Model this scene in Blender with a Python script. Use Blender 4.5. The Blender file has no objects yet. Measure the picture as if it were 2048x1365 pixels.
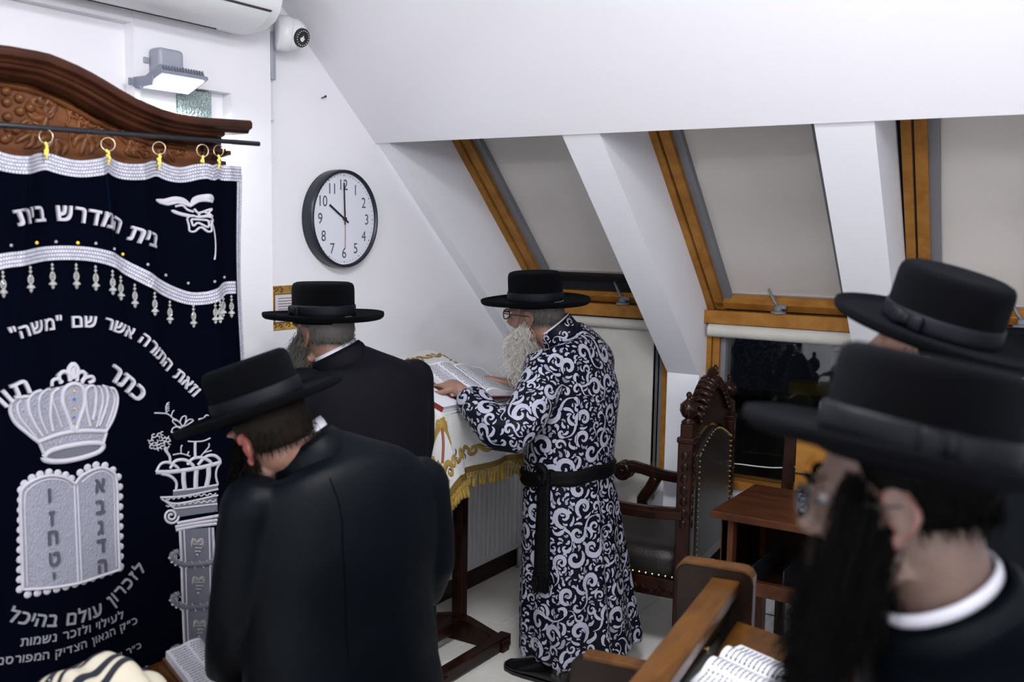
import bpy, bmesh, math, random
import numpy as np
from mathutils import Vector, Matrix, noise
from mathutils.bvhtree import BVHTree
random.seed(7); rng = np.random.default_rng(7)
SC = bpy.context.scene; COL = SC.collection
R_ = math.radians
# ------------------------------------------------------------------ camera
PITCH, ROLL, YAW, FPX, CAMZ = R_(6.3), R_(0.9), R_(32.8), 1991.0, 1.72
_f = Vector((-math.sin(YAW)*math.cos(PITCH), math.cos(YAW)*math.cos(PITCH), -math.sin(PITCH)))
_r0 = Vector((math.cos(YAW), math.sin(YAW), 0)); _u0 = _r0.cross(_f)
_r = _r0*math.cos(ROLL)+_u0*math.sin(ROLL); _u = -_r0*math.sin(ROLL)+_u0*math.cos(ROLL)
CAM = Vector((0, 0, CAMZ))
cd = bpy.data.cameras.new('camera'); cam = bpy.data.objects.new('camera', cd); COL.objects.link(cam)
cam.matrix_world = Matrix(((_r.x, _u.x, -_f.x, 0), (_r.y, _u.y, -_f.y, 0), (_r.z, _u.z, -_f.z, CAMZ), (0, 0, 0, 1)))
cd.sensor_width = 36; cd.lens = 36*FPX/2048; cd.clip_start = 0.02; cd.clip_end = 60
cd.dof.use_dof = True; cd.dof.focus_distance = 3.7; cd.dof.aperture_fstop = 2.8
SC.camera = cam
HD = Vector((-math.sin(YAW), math.cos(YAW), 0)); RT = Vector((math.cos(YAW), math.sin(YAW), 0))
def ray(px, py): return (_f*FPX+_r*(px-1024)-_u*(py-682.5))/FPX
def W(px, py, hd):
    d = ray(px, py); return CAM+d*(hd/d.dot(HD))
def onplane(px, py, p0, n):
    d = ray(px, py); n = Vector(n); return CAM+d*((Vector(p0)-CAM).dot(n)/d.dot(n))
# ------------------------------------------------------------------ world, lights, exposure
w = bpy.data.worlds.new('world'); SC.world = w; w.use_nodes = True
w.node_tree.nodes['Background'].inputs[0].default_value = (.02, .025, .04, 1)
w.node_tree.nodes['Background'].inputs[1].default_value = .12
SC.view_settings.view_transform = 'Standard'; SC.view_settings.look = 'None'
SC.view_settings.exposure = -0.03; SC.view_settings.gamma = 1.0
SC.view_settings.use_curve_mapping = False
SC.cycles.use_denoising = True
def area(loc, size, power, rot=(0, 0, 0), col=(.955, .955, 1.0)):
    l = bpy.data.lights.new('added_light', 'POINT'); l.shadow_soft_size = size
    l.energy = power; l.color = col
    o = bpy.data.objects.new('added_light', l); COL.objects.link(o); o.location = loc; o.rotation_euler = rot; return o
LIGHTS = [(.3, -.2, 40), (1.7, -.7, 56), (-1.2, -2.3, 48), (.6, -2.9, 80), (2.2, -3.2, 60), (1.5, 1.1, 36)]  # unseen globe lamps, added to throw light onto the walls and blinds
for (x, y, p) in LIGHTS: area((x, y, 2.50), .085, p)
PANEL = (-.75, 1.35)
l = bpy.data.lights.new('panel_light', 'AREA'); l.shape = 'RECTANGLE'; l.size = l.size_y = .55; l.energy = 62; l.color = (.955, .955, 1.0)
_o = bpy.data.objects.new('panel_light', l); COL.objects.link(_o); _o.location = (*PANEL, 2.70)
# ------------------------------------------------------------------ materials
def nmat(name):
    m = bpy.data.materials.new(name); m.use_nodes = True
    return m, m.node_tree, m.node_tree.nodes['Principled BSDF']
def setp(b, **k):
    for a, v in k.items():
        key = a.replace('_', ' ')
        if key in b.inputs:
            b.inputs[key].default_value = (*v, 1) if isinstance(v, tuple) and len(v) == 3 and 'Radius' not in key else v
def mat(name, col, rough=.5, metal=0, bump=0, bscale=60, var=0, vscale=6, detail=4, stretch=None, **k):
    m, t, b = nmat(name); setp(b, Base_Color=col, Roughness=rough, Metallic=metal, **k)
    tc = t.nodes.new('ShaderNodeTexCoord'); mp = t.nodes.new('ShaderNodeMapping')
    t.links.new(tc.outputs['Object'], mp.inputs[0])
    if stretch: mp.inputs['Scale'].default_value = stretch
    if var:
        n = t.nodes.new('ShaderNodeTexNoise'); n.inputs['Scale'].default_value = vscale; n.inputs['Detail'].default_value = detail
        t.links.new(mp.outputs[0], n.inputs[0])
        r = t.nodes.new('ShaderNodeValToRGB'); r.color_ramp.elements[0].position = .3; r.color_ramp.elements[1].position = .7
        r.color_ramp.elements[0].color = (*[c*(1-var) for c in col], 1); r.color_ramp.elements[1].color = (*[min(1, c*(1+var)) for c in col], 1)
        t.links.new(n.outputs[0], r.inputs[0]); t.links.new(r.outputs[0], b.inputs['Base Color'])
    if bump:
        n = t.nodes.new('ShaderNodeTexNoise'); n.inputs['Scale'].default_value = bscale; n.inputs['Detail'].default_value = detail
        t.links.new(mp.outputs[0], n.inputs[0])
        bp = t.nodes.new('ShaderNodeBump'); bp.inputs['Strength'].default_value = bump; bp.inputs['Distance'].default_value = .005
        t.links.new(n.outputs[0], bp.inputs['Height']); t.links.new(bp.outputs[0], b.inputs['Normal'])
    return m
def wood(name, c1, c2, rough=.3, stretch=(3, 3, 30), coat=.3, scale=1.0):
    m, t, b = nmat(name); setp(b, Roughness=rough, Coat_Weight=coat*.12, Coat_Roughness=.2, Specular_IOR_Level=.16)
    tc = t.nodes.new('ShaderNodeTexCoord'); mp = t.nodes.new('ShaderNodeMapping'); mp.inputs['Scale'].default_value = stretch
    t.links.new(tc.outputs['Object'], mp.inputs[0])
    n = t.nodes.new('ShaderNodeTexNoise'); n.inputs['Scale'].default_value = scale; n.inputs['Detail'].default_value = 8; n.inputs['Distortion'].default_value = .6
    t.links.new(mp.outputs[0], n.inputs[0])
    r = t.nodes.new('ShaderNodeValToRGB'); r.color_ramp.elements[0].position = .35; r.color_ramp.elements[1].position = .68
    r.color_ramp.elements[0].color = (*c1, 1); r.color_ramp.elements[1].color = (*c2, 1)
    t.links.new(n.outputs[0], r.inputs[0]); t.links.new(r.outputs[0], b.inputs['Base Color'])
    bp = t.nodes.new('ShaderNodeBump'); bp.inputs['Strength'].default_value = .08; bp.inputs['Distance'].default_value = .002
    t.links.new(n.outputs[0], bp.inputs['Height']); t.links.new(bp.outputs[0], b.inputs['Normal'])
    return m
def weave(name, c1, c2, su, sv, rough=.5, metal=0, bump=.5):
    """woven braid from UVs: rows across v, stitches along u"""
    m, t, b = nmat(name); setp(b, Roughness=rough, Metallic=metal)
    uv = t.nodes.new('ShaderNodeTexCoord'); mp = t.nodes.new('ShaderNodeMapping'); mp.inputs['Scale'].default_value = (su, sv, 1)
    t.links.new(uv.outputs['UV'], mp.inputs[0])
    br = t.nodes.new('ShaderNodeTexBrick'); br.inputs['Scale'].default_value = 1; br.inputs['Mortar Size'].default_value = .12; br.inputs['Mortar Smooth'].default_value = .4
    br.inputs['Brick Width'].default_value = 1; br.inputs['Row Height'].default_value = 1; br.inputs['Bias'].default_value = -.3
    br.inputs['Color1'].default_value = (*c1, 1); br.inputs['Color2'].default_value = (*[c*.75 for c in c1], 1); br.inputs['Mortar'].default_value = (*c2, 1)
    t.links.new(mp.outputs[0], br.inputs[0]); t.links.new(br.outputs['Color'], b.inputs['Base Color'])
    bp = t.nodes.new('ShaderNodeBump'); bp.inputs['Strength'].default_value = bump; bp.inputs['Distance'].default_value = .002; bp.invert = True
    t.links.new(br.outputs['Fac'], bp.inputs['Height']); t.links.new(bp.outputs[0], b.inputs['Normal'])
    return m
def emit(name, col, s):
    m, t, b = nmat(name); setp(b, Base_Color=(.8, .8, .8), Emission_Color=col, Emission_Strength=s); return m
M = {}
M['wall'] = mat('wall_paint', (.80, .80, .835), .85, bump=.05, bscale=120)
M['wall2'] = mat('pier_paint', (.78, .79, .83), .85, bump=.05, bscale=120)
M['white_plastic'] = mat('white_plastic', (.72, .73, .74), .35)
M['grey_plastic'] = mat('grey_plastic', (.30, .315, .37), .45)
M['lamp_metal'] = mat('lamp_metal', (.24, .255, .31), .4, .3)
M['dark'] = mat('dark_rubber', (.012, .012, .014), .5)
M['black_metal'] = mat('black_metal', (.012, .013, .018), .35)
M['tile'] = mat('floor_tile', (.78, .765, .71), .16, var=.06, vscale=2)
M['grout'] = mat('floor_grout', (.22, .21, .20), .8)
M['pine'] = wood('varnished_pine', (.25, .105, .018), (.36, .165, .034), .35, (3, 3, 3), .3, 5)
M['pine_dark'] = wood('shaded_pine', (.13, .05, .015), (.2, .08, .02), .4, (3, 3, 3), .2, 5)
M['blind'] = mat('blind_fabric', (.60, .57, .535), .9, bump=.15, bscale=500, var=.03, vscale=3)
M['blind_low'] = mat('lower_blind_fabric', (.53, .52, .47), .9, bump=.3, bscale=350, var=.04, vscale=8)
M['rail_grey'] = mat('grey_side_rail', (.17, .175, .195), .5)
M['alu'] = mat('aluminium', (.6, .61, .63), .3, .8)
m, t, b = nmat('window_glass'); setp(b, Base_Color=(.9, .95, .95), Roughness=.02, Transmission_Weight=1.0, IOR=1.45); M['glass'] = m
M['night'] = mat('night_roof', (.02, .02, .018), .9)
M['ark_wood'] = wood('ark_dark_wood', (.022, .007, .004), (.055, .018, .009), .28, (6, 2, 2), .5, 3)
M['ark_carved'] = wood('ark_carved_wood', (.075, .026, .009), (.14, .050, .017), .3, (5, 5, 5), .5, 3)
M['throne'] = wood('mahogany', (.008, .0028, .0018), (.024, .0075, .004), .25, (6, 6, 3), .6, 3)
M['oak'] = wood('desk_wood', (.040, .012, .0045), (.075, .025, .009), .28, (3, 12, 3), .5, 2)
M['oak2'] = wood('pew_wood', (.050, .019, .0035), (.095, .038, .0075), .3, (12, 3, 12), .5, 2)
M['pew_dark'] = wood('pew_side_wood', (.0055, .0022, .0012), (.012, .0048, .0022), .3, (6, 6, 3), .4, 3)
M['leather'] = mat('brown_leather', (.012, .009, .0085), .36, bump=.3, bscale=180, detail=6, Specular_IOR_Level=.3)
M['brass'] = mat('brass', (.55, .42, .18), .3, .9)
M['gold_ring'] = mat('ring_metal', (.50, .42, .28), .3, .9)
M['yellow_cord'] = mat('yellow_cord', (.75, .58, .12), .7)
m = mat('navy_velvet', (.0004, .0008, .0036), .85, bump=.2, bscale=900, Specular_IOR_Level=.02, Sheen_Weight=.32, Sheen_Roughness=.14, Sheen_Tint=(.04, .20, .60)); M['velvet'] = m
M['velvet_hat'] = mat('hat_felt', (.0009, .0010, .0015), .9, bump=.6, bscale=1200, Specular_IOR_Level=.05, Sheen_Weight=.012, Sheen_Roughness=.35, Sheen_Tint=(.5, .62, .9))
M['ribbon'] = mat('hat_ribbon', (.0022, .003, .0052), .5, bump=.3, bscale=300, stretch=(1, 1, 4), Specular_IOR_Level=.12)
M['braid'] = weave('silver_braid', (.46, .46, .53), (.03, .03, .05), 1, 1, .5, .1)
M['silver'] = mat('silver_thread', (.44, .43, .48), .5, .12, bump=.6, bscale=500)
M['silver_grey'] = mat('grey_thread', (.105, .11, .14), .55, .1, bump=.5, bscale=500)
M['silver_fill'] = mat('silver_satin', (.24, .245, .295), .5, .15, bump=.9, bscale=260, stretch=(1, 1, .5))
M['crystal'] = mat('crystal', (.8, .8, .78), .06, 0, Transmission_Weight=.75, IOR=1.5, Specular_IOR_Level=1.0)
M['gem_y'] = mat('yellow_stone', (.8, .55, .05), .1); M['gem_b'] = mat('blue_stone', (.02, .05, .5), .1); M['gem_o'] = mat('orange_stone', (.8, .35, .08), .1)
M['skin'] = mat('skin', (.24, .125, .088), .5, bump=.15, bscale=250, var=.10, vscale=30, Subsurface_Weight=.12, Subsurface_Radius=(.02, .008, .004), Subsurface_Scale=.3)
M['skin_pink'] = mat('ear_skin', (.24, .07, .058), .5, Subsurface_Weight=.2, Subsurface_Radius=(.02, .006, .004), Subsurface_Scale=.4)
M['skin_shaded'] = mat('shaded_face_skin', (.10, .062, .048), .55, bump=.15, bscale=250, var=.12, vscale=30)  # shade under the hat brim put into the near man's skin colour
M['ear_shaded'] = mat('shaded_ear_skin', (.13, .052, .044), .5)  # reddish ear, darkened in its colour to stand for the same shade
M['nail'] = mat('finger_nail', (.65, .4, .33), .3)
M['shirt'] = mat('white_shirt', (.48, .48, .53), .8)
M['stocking'] = mat('white_stocking', (.34, .32, .30), .9, bump=.3, bscale=400)
M['suit'] = mat('black_suit_wool', (.0022, .0023, .0042), .75, bump=.5, bscale=14, detail=3, Specular_IOR_Level=.10, Sheen_Weight=.005, Sheen_Tint=(.5, .7, 1.), Sheen_Roughness=.5)
M['suit_blue'] = mat('navy_suit_wool', (.0010, .0019, .0031), .5, bump=.5, bscale=12, detail=3, Specular_IOR_Level=.06, Sheen_Weight=.003, Sheen_Tint=(.5, .7, 1.), Sheen_Roughness=.5)
M['seam'] = mat('suit_seam', (.001, .001, .0015), .95, Specular_IOR_Level=.0)
M['sash'] = mat('black_silk_sash', (.0008, .0008, .0014), .6, bump=.9, bscale=45, stretch=(1, 1, 5), Specular_IOR_Level=.12)
M['brocade'] = mat('navy_satin', (.0022, .0024, .0075), .5, bump=.25, bscale=30, Specular_IOR_Level=.10)
M['brocade_silver'] = mat('silver_brocade', (.33, .335, .41), .5, .0, bump=.4, bscale=500)
M['shoe'] = mat('black_leather', (.003, .003, .004), .22, bump=.1, bscale=60)
M['hair_white'] = mat('white_hair', (.42, .40, .36), .6); M['hair_grey'] = mat('grey_hair', (.085, .080, .072), .6)
M['hair_dark'] = mat('dark_hair', (.0014, .0012, .0012), .8, Specular_IOR_Level=.05); M['hair_brown'] = mat('brown_hair', (.010, .007, .005), .7, Specular_IOR_Level=.1)
M['eye'] = mat('eye_white', (.16, .15, .15), .1); M['pupil'] = mat('iris', (.02, .012, .01), .1)
M['lens'] = mat('spectacle_lens', (.9, .95, .95), .02, Transmission_Weight=1.0, IOR=1.1)
M['paper'] = mat('paper', (.56, .565, .61), .85)
M['paper_edge'] = mat('page_edges', (.55, .52, .48), .9, bump=.5, bscale=900, stretch=(.05, .05, 6))
M['ink'] = mat('ink', (.06, .06, .08), .8)
M['red_cover'] = mat('red_cover', (.20, .02, .018), .45, bump=.2, bscale=200)
M['red_ribbon'] = mat('red_ribbon', (.28, .05, .02), .6)
M['brown_cover'] = mat('brown_cover', (.10, .04, .012), .45)
M['cloth_white'] = mat('white_velvet', (.50, .50, .49), .9, bump=.6, bscale=120, var=.04, vscale=10, Sheen_Weight=.2)
M['gold'] = mat('gold_thread', (.34, .22, .04), .42, .35, bump=.6, bscale=600)
M['gold_dark'] = mat('dark_gold_thread', (.18, .105, .018), .45, .35, bump=.8, bscale=500)
M['maroon'] = mat('maroon_thread', (.06, .013, .012), .6)
M['trunk'] = mat('brown_thread', (.22, .06, .025), .6)
M['wool'] = mat('cream_wool', (.44, .40, .31), .95, bump=.5, bscale=300)
M['wool_black'] = mat('black_wool_stripe', (.004, .006, .014), .95, bump=.4, bscale=300)
M['gauze'] = mat('clock_face_paper', (.68, .70, .76), .6)
M['clock_rim'] = mat('clock_rim', (.010, .012, .020), .38, bump=.3, bscale=30)
M['poster'] = mat('poster_gold', (.40, .24, .05), .5, var=.5, vscale=22)
M['poster_brown'] = mat('poster_brown', (.16, .07, .02), .5)
M['radiator'] = mat('radiator_enamel', (.50, .50, .52), .35)
M['lit'] = emit('led_panel', (.92, .96, 1.0), 12)
M['fixture'] = emit('ceiling_diffuser', (.93, .95, 1.0), 4)
M['niche_white'] = mat('niche_paint', (.85, .86, .87), .8)
m, t, b = nmat('rippled_glass_block'); setp(b, Base_Color=(.34, .43, .41), Roughness=.12)
v = t.nodes.new('ShaderNodeTexVoronoi'); v.inputs['Scale'].default_value = 130
bp = t.nodes.new('ShaderNodeBump'); bp.inputs['Strength'].default_value = 1; bp.inputs['Distance'].default_value = .01
tc = t.nodes.new('ShaderNodeTexCoord'); t.links.new(tc.outputs['Object'], v.inputs[0]); t.links.new(v.outputs[0], bp.inputs['Height']); t.links.new(bp.outputs[0], b.inputs['Normal'])
M['glass_block'] = m
# ------------------------------------------------------------------ geometry collector
def frame(axis, up=(0, 0, 1)):
    z = Vector(axis).normalized(); up = Vector(up)
    if abs(z.dot(up)) > .98: up = Vector((1, 0, 0)) if abs(z.x) < .9 else Vector((0, 1, 0))
    x = up.cross(z).normalized(); return x, z.cross(x), z
class G:
    def __init__(s): s.V = []; s.F = []; s.U = None
    def add(s, V, F):
        n = len(s.V); s.V += [tuple(v) for v in V]; s.F += [tuple(i+n for i in f) for f in F]; return s
    def box(s, a, b):
        x0, y0, z0 = a; x1, y1, z1 = b
        x0, x1 = sorted((x0, x1)); y0, y1 = sorted((y0, y1)); z0, z1 = sorted((z0, z1))
        return s.add([(x0, y0, z0), (x1, y0, z0), (x1, y1, z0), (x0, y1, z0), (x0, y0, z1), (x1, y0, z1), (x1, y1, z1), (x0, y1, z1)],
                     [(0, 3, 2, 1), (4, 5, 6, 7), (0, 1, 5, 4), (1, 2, 6, 5), (2, 3, 7, 6), (3, 0, 4, 7)])
    def obox(s, c, ax, ay, az):
        c, ax, ay, az = map(Vector, (c, ax, ay, az)); V = []
        if ax.cross(ay).dot(az) < 0: ay = -ay
        for k in (-1, 1):
            for (i, j) in ((-1, -1), (1, -1), (1, 1), (-1, 1)): V.append(c+ax*i+ay*j+az*k)
        return s.add(V, [(0, 3, 2, 1), (4, 5, 6, 7), (0, 1, 5, 4), (1, 2, 6, 5), (2, 3, 7, 6), (3, 0, 4, 7)])
    def bar(s, a, b, w, h, up=(0, 0, 1)):
        a, b = Vector(a), Vector(b); x, y, z = frame(b-a, up)
        return s.obox((a+b)/2, x*(w/2), y*(h/2), (b-a)/2)
    def prism(s, poly, ext):
        """poly: list of 3d points, ext vector"""
        n = len(poly); ext = Vector(ext); P = [Vector(p) for p in poly]
        s.add(P+[p+ext for p in P], [tuple(range(n))[::-1], tuple(range(n, 2*n))]+[(i, (i+1) % n, n+(i+1) % n, n+i) for i in range(n)]); return s
    def rings(s, R, cap=True, closed=True):
        n = len(R[0]); b = len(s.V)
        for r in R: s.V += [tuple(p) for p in r]
        m = n if closed else n-1
        for k in range(len(R)-1):
            for i in range(m):
                j = (i+1) % n; s.F.append((b+k*n+i, b+k*n+j, b+(k+1)*n+j, b+(k+1)*n+i))
        if cap and closed:
            s.F.append(tuple(b+i for i in range(n))[::-1]); s.F.append(tuple(b+(len(R)-1)*n+i for i in range(n)))
        return s
    def tube(s, pts, rad, seg=8, up=(0, 0, 1), cap=True, flat=1.0):
        P = [Vector(p) for p in pts]; n = len(P)
        if not hasattr(rad, '__len__'): rad = [rad]*n
        R = []; px = None
        for i in range(n):
            t = (P[min(i+1, n-1)]-P[max(i-1, 0)])
            if t.length < 1e-9: t = Vector((0, 0, 1))
            t.normalize()
            if px is None: px = frame(t, up)[0]
            else:
                px = px-t*px.dot(t)
                px = px.normalized() if px.length > 1e-6 else frame(t, up)[0]
            py = t.cross(px)
            R.append([P[i]+px*(math.cos(a)*rad[i])+py*(math.sin(a)*rad[i]*flat) for a in [2*math.pi*k/seg for k in range(seg)]])
        return s.rings(R, cap)
    def lathe(s, prof, c=(0, 0, 0), axis=(0, 0, 1), seg=24, ex=1.0, ey=1.0, up=(0, 1, 0), cap=True):
        c = Vector(c); x, y, z = frame(axis, up)
        return s.rings([[c+z*h+x*(math.cos(a)*r*ex)+y*(math.sin(a)*r*ey) for a in [2*math.pi*k/seg for k in range(seg)]] for (r, h) in prof], cap)
    def ell(s, c, rx, ry, rz, X=(1, 0, 0), Y=(0, 1, 0), Z=(0, 0, 1), seg=16, rg=10):
        c, X, Y, Z = map(Vector, (c, X, Y, Z)); R = []
        for k in range(rg+1):
            t = math.pi*(k/rg); t = min(max(t, .02), math.pi-.02)
            R.append([c+Z*(-math.cos(t)*rz)+X*(math.sin(t)*math.cos(a)*rx)+Y*(math.sin(t)*math.sin(a)*ry) for a in [2*math.pi*i/seg for i in range(seg)]])
        return s.rings(R)
    def loft(s, secs, seg=28, sub=4, cap=True, n=2.4):
        """secs: (center, a, b) vectors; Catmull-Rom between; superellipse"""
        S = [tuple(Vector(v) for v in q[:3]) for q in secs]; out = []
        for i in range(len(S)-1):
            p = [S[max(i-1, 0)], S[i], S[i+1], S[min(i+2, len(S)-1)]]
            for k in range(sub if i < len(S)-2 else sub+1):
                t = k/sub
                out.append(tuple(.5*((2*p[1][j])+(-p[0][j]+p[2][j])*t+(2*p[0][j]-5*p[1][j]+4*p[2][j]-p[3][j])*t*t+(-p[0][j]+3*p[1][j]-3*p[2][j]+p[3][j])*t**3) for j in range(3)))
        R = []
        for c, a, b in out:
            ring = []
            for k in range(seg):
                th = 2*math.pi*k/seg; co, si = math.cos(th), math.sin(th)
                ring.append(c+a*(math.copysign(abs(co)**(2/n), co))+b*(math.copysign(abs(si)**(2/n), si)))
            R.append(ring)
        return s.rings(R, cap)
    def strip(s, pts, wid, nrm):
        """flat tapered strip; wid halfwidths, nrm normal or list"""
        P = [Vector(p) for p in pts]; n = len(P); b = len(s.V)
        for i in range(n):
            t = (P[min(i+1, n-1)]-P[max(i-1, 0)]).normalized(); nn = Vector(nrm[i] if isinstance(nrm, list) else nrm)
            sd = nn.cross(t).normalized()*(wid[i] if hasattr(wid, '__len__') else wid)
            s.V += [tuple(P[i]-sd), tuple(P[i]+sd)]
        for i in range(n-1): s.F.append((b+2*i, b+2*i+2, b+2*i+3, b+2*i+1))
        return s
def uvstrip(name, rows, mtl, parent, ulen, vlen, thick=.003, nrm=(1, 0, 0)):
    """rows: list of (bottom pt, top pt) with uv in cm cells"""
    g = G(); n = Vector(nrm)*thick; uv = []; u = 0; prev = None
    for a, b in rows:
        a, b = Vector(a), Vector(b)
        if prev is not None: u += ((a+b)/2-prev).length
        prev = (a+b)/2; g.V += [tuple(a+n), tuple(b+n), tuple(a), tuple(b)]; uv += [(u/ulen, 0), (u/ulen, vlen), (u/ulen, 0), (u/ulen, vlen)]
    for i in range(len(rows)-1):
        o = 4*i; g.F += [(o, o+4, o+5, o+1), (o+1, o+5, o+7, o+3), (o+2, o+6, o+4, o)]
    o = mk(name, g, mtl, parent); me = o.data; l = me.uv_layers.new(name='UVMap')
    for lp in me.loops: l.data[lp.index].uv = uv[lp.vertex_index]
    return o
BASE = {}
def root(name, loc, label, cat, group=None):
    o = bpy.data.objects.new(name, None); COL.objects.link(o); o.location = loc; o.empty_display_size = .05
    o['label'] = label; o['category'] = cat
    if group: o['group'] = group
    BASE[o.name] = Vector(loc); return o
def base(p):
    while p is not None and p.parent is not None: p = p.parent
    return BASE.get(p.name, Vector((0, 0, 0))) if p is not None else Vector((0, 0, 0))
def mk(name, g, mtl, parent=None, smooth=False, bev=0, label=None, kind=None, flip=False):
    b = base(parent); me = bpy.data.meshes.new(name)
    V = [(v[0]-b.x, v[1]-b.y, v[2]-b.z) for v in g.V]
    me.from_pydata(V, [], g.F); me.materials.append(M[mtl] if isinstance(mtl, str) else mtl)
    bm = bmesh.new(); bm.from_mesh(me); bmesh.ops.recalc_face_normals(bm, faces=bm.faces); bm.to_mesh(me); bm.free()
    if smooth: me.shade_smooth()
    o = bpy.data.objects.new(name, me); COL.objects.link(o); o.parent = parent
    if bev:
        md = o.modifiers.new('b', 'BEVEL'); md.width = bev; md.segments = 2; md.limit_method = 'ANGLE'; md.angle_limit = R_(35)
        me.shade_smooth()
        wn = o.modifiers.new('n', 'WEIGHTED_NORMAL')
    if label: o['label'] = label
    if kind: o['kind'] = kind
    return o
def struct(name, g, mtl, parent=None, **k):
    o = mk(name, g, mtl, parent, **k)
    if parent is None: o['kind'] = 'structure'
    return o
def tag(o, label, cat, group=None):
    o['label'] = label; o['category'] = cat
    if group: o['group'] = group
    return o
def blob(g, voxel=.006, smooth=6, fac=.5):
    """union of closed shells -> one continuous smooth mesh; returns G"""
    me = bpy.data.meshes.new('tmp'); me.from_pydata(g.V, [], g.F)
    bm = bmesh.new(); bm.from_mesh(me); bmesh.ops.recalc_face_normals(bm, faces=bm.faces); bm.to_mesh(me); bm.free()
    o = bpy.data.objects.new('tmp', me); COL.objects.link(o)
    md = o.modifiers.new('r', 'REMESH'); md.mode = 'VOXEL'; md.voxel_size = voxel
    if smooth: sm = o.modifiers.new('s', 'SMOOTH'); sm.iterations = smooth; sm.factor = fac
    dg = bpy.context.evaluated_depsgraph_get(); e = o.evaluated_get(dg); m2 = e.to_mesh()
    n = len(m2.vertices); co = np.empty(n*3, np.float32); m2.vertices.foreach_get('co', co); nn = np.empty(n*3, np.float32); m2.vertices.foreach_get('normal', nn)
    r = G(); r.V = [tuple(x) for x in co.reshape(-1, 3).tolist()]; r.F = [tuple(p.vertices) for p in m2.polygons]
    r.N = nn.reshape(-1, 3); e.to_mesh_clear(); bpy.data.objects.remove(o); bpy.data.meshes.remove(me)
    return r
def cr(pts, n):
    """smooth resample of a polyline (Catmull-Rom)"""
    P = [Vector(p) for p in pts]; out = []; m = len(P)-1
    for k in range(n):
        u = k/(n-1)*m; i = min(int(u), m-1); t = u-i
        a, b, c, d = P[max(i-1, 0)], P[i], P[i+1], P[min(i+2, m)]
        out.append(.5*((2*b)+(c-a)*t+(2*a-5*b+4*c-d)*t*t+(3*b-a-3*c+d)*t**3))
    return out
# ================================================================== STRUCTURE
XW = -2.695
g = G(); g.box((-2.95, -4.2, -.12), (3.4, 4.6, -.012)); floor = struct('floor', g, 'grout')
TS = .45; tm = None
for i in range(-6, 4):
    for j in range(-2, 8):
        x0, y0 = -1.866+i*TS, 3.986+(j-7)*TS
        x1, y1 = min(x0+TS, 3.2), min(y0+TS, 4.32); x0 = max(x0, XW); 
        if x1-x0 < .05 or y1-y0 < .05: continue
        g = G().box((x0+.0015, y0+.0015, -.012), (x1-.0015, y1-.0015, 0)); mk('floor_tile', g, 'tile', floor, bev=.0012)
g = G(); g.box((-2.95, -4.2, -.012), (3.4, -.068, -.001)); mk('tile_field', g, 'tile', floor, kind='stuff')
g = G(); g.box((1.28, -.068, -.012), (3.4, 4.3, -.001)); mk('tile_field', g, 'tile', floor, kind='stuff')
# left wall with the clock, pilaster with a niche beside it
wl = struct('wall_left', G().box((-2.95, -4.2, 0), (XW, 4.6, 3.0)), 'wall')
PX, py0, py1 = -2.65, 1.972, 2.527
ny0, ny1, nz0, nz1 = 1.99, 2.35, 1.93, 2.165
g = G()
g.box((XW, py0, 0), (PX, ny0, 2.76)); g.box((XW, ny1, 0), (PX, py1, 2.76)); g.box((XW, ny0, 0), (PX, ny1, nz0)); g.box((XW, ny0, nz1), (PX, ny1, 2.76))
struct('trim_1', g, 'wall')
g = G(); g.box((XW, -.9, 2.33), (-2.655, py0, 2.76)); struct('trim_2', g, 'wall')
struct('wall_rear', G().box((-2.95, -4.4, 0), (3.4, -4.0, 3.0)), 'wall')
struct('wall_right', G().box((3.0, -4.0, 0), (3.4, 4.6, 3.0)), 'wall')
# ceiling: flat part and the long sloping part with its edge
ZC = 2.745
ysl = 3.135-(ZC-2.065)/.87
g = G().box((XW, -4.0, ZC), (3.0, ysl, 3.0)); struct('ceiling', g, 'wall')
g = G().prism([(XW, ysl, ZC), (XW, 3.135, 2.065), (XW, 3.162, 2.088), (XW, 3.162, 2.62), (XW, ysl, 3.0)], (5.695, 0, 0)); struct('ceiling', g, 'wall')
for i, (x, y, p) in enumerate(LIGHTS):
    o = root('added_globe_lamp', (x, y, ZC-.05), 'added unseen white globe lamp, ' + ('above the camera', 'by the right wall, middle one', 'rear left', 'middle of the rear wall', 'rear right corner', 'by the right wall near the windows')[i], 'ceiling lamp')
    mk('ceiling_plate', G().lathe([(.07, -.03), (.075, -.02), (.075, 0)], (x, y, ZC), (0, 0, 1), 24), 'white_plastic', o)
    mk('lamp_holder', G().lathe([(.03, -.11), (.03, -.02)], (x, y, ZC), (0, 0, 1), 14), 'alu', o)
    mk('lamp_bulb', G().lathe([(.03, 0), (.045, -.012), (.048, -.022), (.03, -.035), (.002, -.04)], (x, y, ZC-.095), (0, 0, 1), 18), 'fixture', o, smooth=True)
x, y = PANEL; o = root('panel_lamp', (x, y, ZC-.02), 'square white ceiling panel lamp above the bowing man', 'ceiling lamp')
mk('frame', G().box((x-.31, y-.31, ZC-.03), (x+.31, y+.31, ZC-.001)), 'white_plastic', o); mk('diffuser', G().box((x-.285, y-.285, ZC-.034), (x+.285, y+.285, ZC-.0305)), 'fixture', o)
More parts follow.
